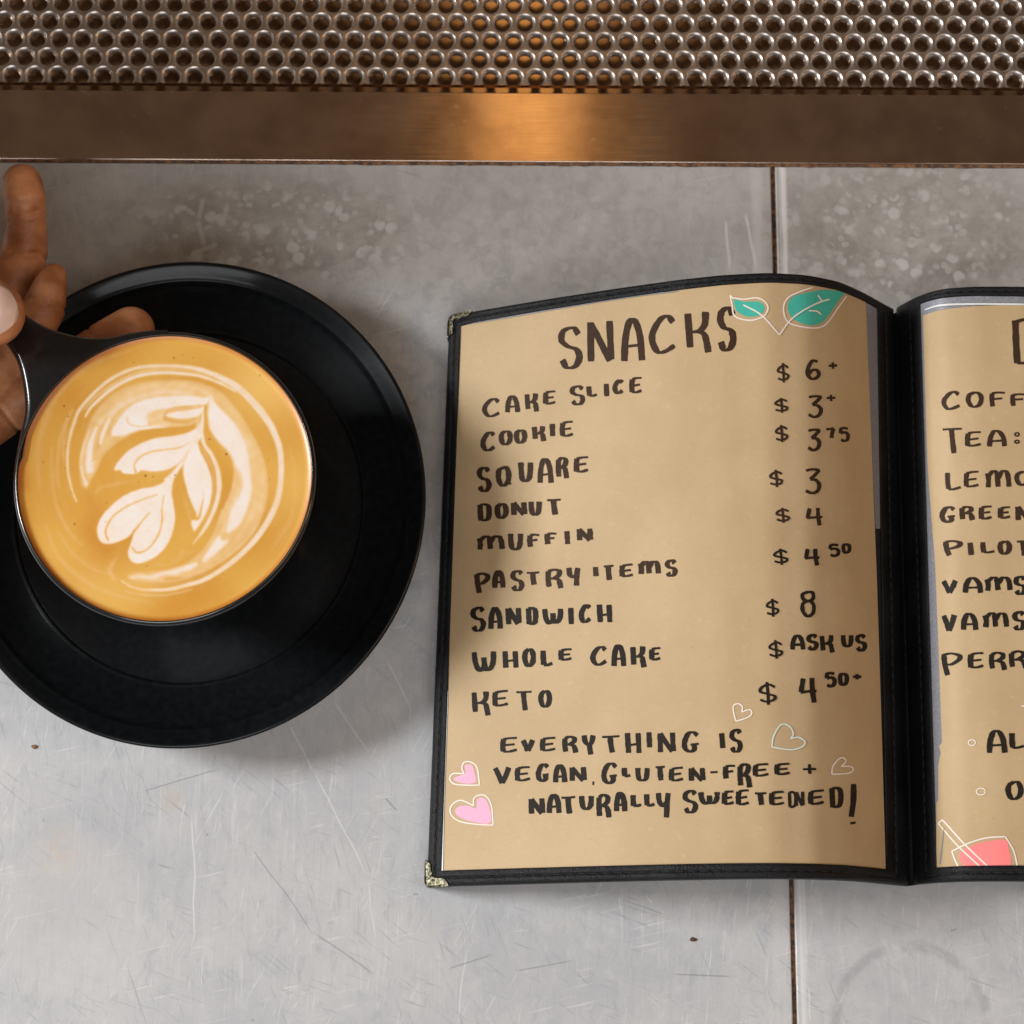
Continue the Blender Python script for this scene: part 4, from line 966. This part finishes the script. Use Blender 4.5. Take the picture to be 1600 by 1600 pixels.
for (pn, o, sc, mat, thick, thin, txt) in LW:
    Pn_ = LPn if pn == 'L' else RPn; parent = pL if pn == 'L' else pR
    strokes = []
    for tok in txt.split():
        ch = tok[0]; x0, y0, x1, y1 = [float(q) for q in tok[1:].split(',')]
        x0, x1 = o[0] + x0 / sc, o[0] + x1 / sc; y0, y1 = o[1] + y0 / sc, o[1] + y1 / sc
        tk, tn = thick, thin
        if ch == '$': tk = min(thick, 3.8) if thick < 7.5 else 5.0; tn = 3.0
        if ch in '-.': tn = 3.2
        if ch == ',': tk = tn = 2.6
        if ch == '+': tk = thick * 0.62; tn = thin
        if ch in 'OQ' and (x1 - x0) < 10: tk = 2.4; tn = 2.2
        if ch in '50' and (y1 - y0) < 24: tk = thick * 0.9
        big_ = (y1 - y0) > 55
        ins = 0.34   # keep the pen's width inside the measured box
        wx_, wy_ = tk * ins, tn * ins
        bx0, bx1, by0, by1 = x0 + wx_, x1 - wx_, y0 + wy_, y1 - wy_
        if ch == 'I': bx0, bx1 = x0 + wx_ * .6, x1 - wx_ * .6
        if ch in '-.': bx0, bx1, by0, by1 = x0, x1, y0, y1
        for s_ in G[ch]:
            pts = [(bx0 + (bx1 - bx0) * (u + 0.012 * random.uniform(-1, 1)), by0 + (by1 - by0) * (v + 0.012 * random.uniform(-1, 1))) for u, v in s_]
            if ch in 'OQ08' and len(s_) > 6: pts[-1] = pts[0]
            strokes.append((pts, tk, tn, 9 if len(s_) > 2 else 14))
    V, F = ink_strokes(Pn_, strokes, 0.00050)
    mesh_obj('handwriting', V, F, M[mat], parent, smooth=False)
# drawings
def fill(Pn_, pts, m, parent, off=0.00047, name='drawing'):
    p = catmull(pts, 5, True)
    bm = bmesh.new(); X, Y, Z = Pn_.at(p[:, 0], p[:, 1], off)
    vs = [bm.verts.new((a, b, c)) for a, b, c in zip(X, Y, Z)]
    es = [bm.edges.new((vs[i], vs[(i + 1) % len(vs)])) for i in range(len(vs))]
    bmesh.ops.triangle_fill(bm, use_beauty=True, use_dissolve=False, edges=es)
    bmesh.ops.subdivide_edges(bm, edges=bm.edges[:], cuts=1)
    for q in bm.verts: q.co.z = float(np.interp(float(Pn_.u(q.co.x, q.co.y)), Pn_.t, Pn_.z)) + off
    for fc in bm.faces:
        if fc.normal.z < 0: fc.normal_flip()
    me = bpy.data.meshes.new(name); bm.to_mesh(me); bm.free(); me.materials.append(M[m])
    o = bpy.data.objects.new(name, me); COL.objects.link(o); o.parent = parent; return o
def lines(Pn_, polys, o, sc, m, parent, w=2.4, name='drawing'):
    st_ = [([(o[0] + x / sc, o[1] + y / sc) for x, y in q], w, w * 0.9, 6) for q in polys]
    V, F = ink_strokes(Pn_, st_, 0.00055)
    return mesh_obj(name, V, F, M[m], parent, smooth=False)
def sc_(pts, o, s): return [(o[0] + x / s, o[1] + y / s) for x, y in pts]
o1 = (1050, 400)
fill(LPn, sc_([(390, 272), (450, 285), (540, 285), (575, 315), (570, 350), (530, 375), (470, 378), (410, 350), (392, 310)], o1, 4), 'teal_marker', pL, name='leaf_drawing')
fill(LPn, sc_([(930, 213), (1000, 214), (1075, 232), (1045, 275), (980, 370), (930, 420), (850, 432), (760, 395), (725, 340), (730, 285), (780, 245)], o1, 4), 'teal_marker', pL, name='leaf_drawing')
lines(LPn, [[(380, 262), (450, 270), (530, 262), (580, 285), (600, 325), (580, 370), (530, 395), (480, 402), (420, 390), (385, 365), (376, 310), (363, 245)], [(363, 245), (385, 268)], [(445, 305), (560, 370), (672, 492)],
            [(880, 196), (820, 215), (740, 250), (705, 290), (697, 340), (715, 400), (760, 430), (870, 450), (940, 440), (985, 400), (1040, 320), (1093, 249)],
            [(672, 492), (740, 400), (830, 335), (920, 290), (985, 270)], [(912, 245), (938, 282)], [(855, 342), (905, 345), (932, 366)]], o1, 4, 'white_pen', pL, 2.2, 'leaf_outline')
o2 = (650, 1120)
fill(LPn, sc_([(305, 305), (345, 300), (365, 340), (370, 410), (290, 415), (235, 390), (262, 372), (310, 352)], o2, 4), 'pink_marker', pL, name='heart_drawing')
fill(LPn, sc_([(375, 572), (382, 520), (415, 505), (450, 540), (466, 660), (350, 655), (265, 622), (245, 585), (275, 558), (330, 556)], o2, 4), 'pink_marker', pL, name='heart_drawing')
lines(LPn, [[(302, 355), (286, 320), (302, 284), (345, 284), (382, 320), (397, 427)], [(397, 427), (320, 427), (240, 420), (211, 388), (232, 355), (302, 355)],
            [(360, 555), (362, 510), (400, 488), (442, 500), (472, 560), (482, 677)], [(482, 677), (380, 672), (270, 652), (216, 605), (224, 552), (280, 522), (360, 555)]], o2, 4, 'white_pen', pL, 2.0, 'heart_outline')
lines(LPn, [[(400, 1188), (385, 1130), (385, 1090), (415, 1078), (440, 1098), (436, 1130)], [(436, 1130), (485, 1115), (498, 1140), (470, 1165), (400, 1188)]], (1050, 830), 4, 'white_pen', pL, 2.2, 'heart_outline')
lines(LPn, [[(625, 268), (632, 210), (665, 145), (700, 125), (740, 145), (758, 185), (742, 216)], [(742, 216), (790, 208), (830, 235), (815, 265), (760, 285), (690, 280), (625, 268)]], (1050, 1100), 4, 'pale_teal_pen', pL, 2.2, 'heart_outline')
lines(LPn, [[(998, 438), (1005, 390), (1040, 345), (1070, 335), (1085, 360), (1056, 390)], [(1056, 390), (1115, 390), (1132, 408), (1110, 430), (1050, 437), (998, 438)]], (1050, 1100), 4, 'white_pen', pL, 2.4, 'heart_outline')
o3 = (1400, 1120)
fill(RPn, sc_([(530, 1145), (640, 1070), (780, 1035), (910, 1025), (940, 1100), (948, 1245), (760, 1262), (575, 1248)], o3, RS), 'coral_marker', pR, name='drink_drawing')
lines(RPn, [[(352, 888), (378, 868), (402, 875), (570, 1060), (780, 1262)], [(352, 888), (400, 945), (520, 1080), (715, 1262)], [(465, 1120), (600, 1055), (750, 1010), (910, 998)], [(910, 998), (950, 1060), (985, 1130), (1015, 1262)], [(465, 1120), (490, 1190), (525, 1262)]], o3, RS, 'white_pen', pR, 2.2, 'drink_outline')
def circ(cx, cy, rx, ry): return [(cx + rx * math.cos(a), cy + ry * math.sin(a)) for a in np.linspace(0, 2 * math.pi, 13)]
lines(RPn, [circ(632, 215, 30, 24), circ(707, 623, 38, 28)], o3, RS, 'white_pen', pR, 1.6, 'dot_drawing')
lines(RPn, [[(1045, 1348), (1080, 1350)]], (1400, 850), RS, 'white_pen', pR, 2.2, 'dot_drawing')
ribbon_px('pocket_crease', RPn, [(1475, 1294), (1472, 1320), (1468.5, 1350)], [1.2, 1.6, 2.4], 0.0006, M['hazy_grey_vinyl'], menu)

# ------------------------------------------------------------------ hand
def hull_bone(bm, a, ra, b, rb_):
    tmp = bmesh.new()
    for c_, r_1 in ((a, ra), (b, rb_)):
        bmesh.ops.create_icosphere(tmp, subdivisions=3, radius=r_1, matrix=Matrix.Translation(c_))
    res = bmesh.ops.convex_hull(tmp, input=tmp.verts[:])
    bmesh.ops.delete(tmp, geom=[g for g in res['geom_interior'] if isinstance(g, bmesh.types.BMVert)] , context='VERTS')
    me_ = bpy.data.meshes.new('t'); tmp.to_mesh(me_); tmp.free(); bm.from_mesh(me_); bpy.data.meshes.remove(me_)
def J(px_, py_, z, r_mm): return (P(px_, py_, z), r_mm / 1000)
chains = {
 'index': [J(205, 516, .0290, 6.6), J(168, 541, .0290, 7.2), J(118, 576, .0290, 7.3), J(10, 640, .0300, 6.9), J(-60, 682, .033, 8.0), J(-180, 735, .042, 10)],
 'middle': [J(84, 431, .033, 3.6), J(77, 452, .033, 4.9), J(68, 482, .032, 6.0), J(20, 556, .031, 7.4), J(-60, 640, .033, 8.3), J(-200, 710, .042, 10.5)],
 'ring': [J(35, 286, .030, 5.5), J(39, 315, .030, 5.9), J(42, 350, .027, 5.6), J(38, 400, .023, 6.5), J(0, 478, .024, 7.2), J(-90, 590, .034, 8.2), J(-240, 660, .042, 10)],
 'little': [J(-95, 380, .030, 4.8), J(-100, 430, .030, 5.6), J(-135, 500, .031, 6.4), J(-200, 570, .034, 7.0), J(-290, 650, .042, 9)],
 'thumb': [J(-15, 489, .0622, 9.0), J(-50, 480, .0632, 9.3), J(-115, 480, .0645, 9.6), J(-235, 575, .058, 12), J(-340, 740, .046, 15)],
}
bm = bmesh.new()
for name, ch in chains.items():
    for (a, ra), (b, rb_) in zip(ch[:-1], ch[1:]): hull_bone(bm, a, ra, b, rb_)
wr = J(-500, 700, .058, 18)
for q in ('index', 'middle', 'ring', 'little', 'thumb'): hull_bone(bm, chains[q][-1][0], chains[q][-1][1], wr[0], 17 / 1000)
pal = [chains[q][-1] for q in ('index', 'middle', 'ring', 'little')]
for a, b in zip(pal[:-1], pal[1:]): hull_bone(bm, a[0], a[1], b[0], b[1])
fa = J(-780, 480, .088, 24)
hull_bone(bm, wr[0], wr[1], fa[0], fa[1])
hand = from_bm('person', bm, M['skin'])
rm = hand.modifiers.new('remesh', 'REMESH'); rm.mode = 'VOXEL'; rm.voxel_size = 0.0007; rm.use_smooth_shade = True
sm = hand.modifiers.new('smooth', 'SMOOTH'); sm.iterations = 4; sm.factor = 0.5
dg = bpy.context.evaluated_depsgraph_get()
me_new = bpy.data.meshes.new_from_object(hand.evaluated_get(dg)); hand.modifiers.clear(); hand.data = me_new
if not me_new.materials: me_new.materials.append(M['skin'])
me_new.polygons.foreach_set('use_smooth', [True] * len(me_new.polygons))
co = np.empty(len(me_new.vertices) * 3, np.float32); me_new.vertices.foreach_get('co', co); co = co.reshape(-1, 3)
no = np.empty(len(me_new.vertices) * 3, np.float32); me_new.vertices.foreach_get('normal', no); no = no.reshape(-1, 3)
def crease(pxy, nxt, z, depth, width, reach):
    a = np.array(P(*pxy, z)); b = np.array(P(*nxt, z)); t = (b - a) / np.linalg.norm(b - a)
    d = co - a; along = d @ t; near = np.linalg.norm(d, axis=1) < reach
    along = along + 0.0005 * np.sin(d[:, 0] * 900 + d[:, 1] * 700)
    amt = depth * np.exp(-(along / width) ** 2) * near
    co[:] -= no * amt[:, None]
for (a, b, z, dpt, wd, rc) in [((41, 345), (35, 286), .028, .0008, .0005, .0085), ((41, 356), (35, 286), .028, .0005, .0004, .0085), ((39, 405), (41, 345), .024, .0009, .0006, .010),
                          ((70, 478), (84, 431), .032, .0006, .0004, .009), ((160, 546), (205, 516), .029, .0007, .0005, .009), ((35, 322), (35, 286), .030, .00025, .0005, .0075),
                          ((-42, 482), (-15, 489), .063, .0006, .0005, .012), ((-50, 482), (-15, 489), .063, .0005, .0004, .012), ((12, 650), (60, 617), .030, .0008, .0006, .010)]:
    crease(a, b, z, dpt, wd, rc)
me_new.vertices.foreach_set('co', co.reshape(-1)); me_new.update()
tag(hand, 'hand of a person reaching in from the left, thumb on the cup handle', 'person')
# thumb nail, wrapped over the thumb tip
tip, rt = chains['thumb'][0]; bk = chains['thumb'][1][0]
ax = (tip - bk).normalized(); upv = Vector((0.0, -0.12, 1)); upv = (upv - ax * upv.dot(ax)).normalized(); sd = ax.cross(upv)
v = []; f = []; nu, nv = 18, 20
for j in range(nv + 1):
    s_ = -0.013 + 0.0205 * j / nv               # along the thumb, 0 at the tip's centre
    tt = j / nv
    half = 46 * min(1, math.sqrt(max(0, 1 - ((tt - 0.60) / 0.405) ** 2)) * 1.15 if tt > 0.60 else (0.86 + 0.14 * math.sin(tt / 0.60 * math.pi / 2)) * min(1, 0.35 + tt * 5) )
    half = max(half, 3)
    for i in range(nu + 1):
        a = math.radians(half) * (2 * i / nu - 1)
        rad_ = rt + 0.00025
        if s_ > 0: rr_ = math.sqrt(max(rad_ ** 2 - s_ ** 2 * 0.93, 1e-8))
        else: rr_ = rad_
        v.append(tip + ax * s_ + (upv * math.cos(a) + sd * math.sin(a)) * rr_)
f = [(j * (nu + 1) + i, j * (nu + 1) + i + 1, (j + 1) * (nu + 1) + i + 1, (j + 1) * (nu + 1) + i) for j in range(nv) for i in range(nu)]
nail = mesh_obj('fingernail', v, f, M['nail'], hand)
so = nail.modifiers.new('thick', 'SOLIDIFY'); so.thickness = 0.0004; so.offset = 1

# rolled dark sleeve of the arm, unseen at left, added to shade the counter's back
bm = bmesh.new()
sl = [Vector(q) for q in catmull([(-.222, .150, .072), (-.29, .20, .12), (-.37, .26, .18), (-.50, .34, .30), (-.62, .45, .45)], 8)]
tube_pts(bm, sl, [0.034 + 0.022 * i / len(sl) + 0.0015 * math.sin(i * 1.7) for i in range(len(sl))], K=40)
kf = NT('grey_cloth'); kf.color((0.12, 0.11, 0.10)); kf.set(Roughness=0.9); M['cloth'] = kf.m
from_bm('shade_sleeve', bm, M['cloth'], hand)

# crumbs on the counter
def crumb(px_, py_, r, label, col):
    bm = bmesh.new(); bmesh.ops.create_icosphere(bm, subdivisions=2, radius=r)
    for q in bm.verts: q.co *= random.uniform(0.6, 1.2); q.co.x *= 1.6; q.co.z *= 0.6
    q0 = P(px_, py_, 0)
    bmesh.ops.translate(bm, verts=bm.verts, vec=(q0.x, q0.y, r * 0.45))
    o = from_bm('crumb', bm, M['joint'], None); tag(o, label, 'crumb', 'crumbs on the counter')
crumb(54, 1167, 0.00055, 'tiny brown crumb on the counter below the saucer at left', None)
crumb(1083, 1468, 0.0006, 'tiny brown crumb on the counter below the menu, left of the joint', None)
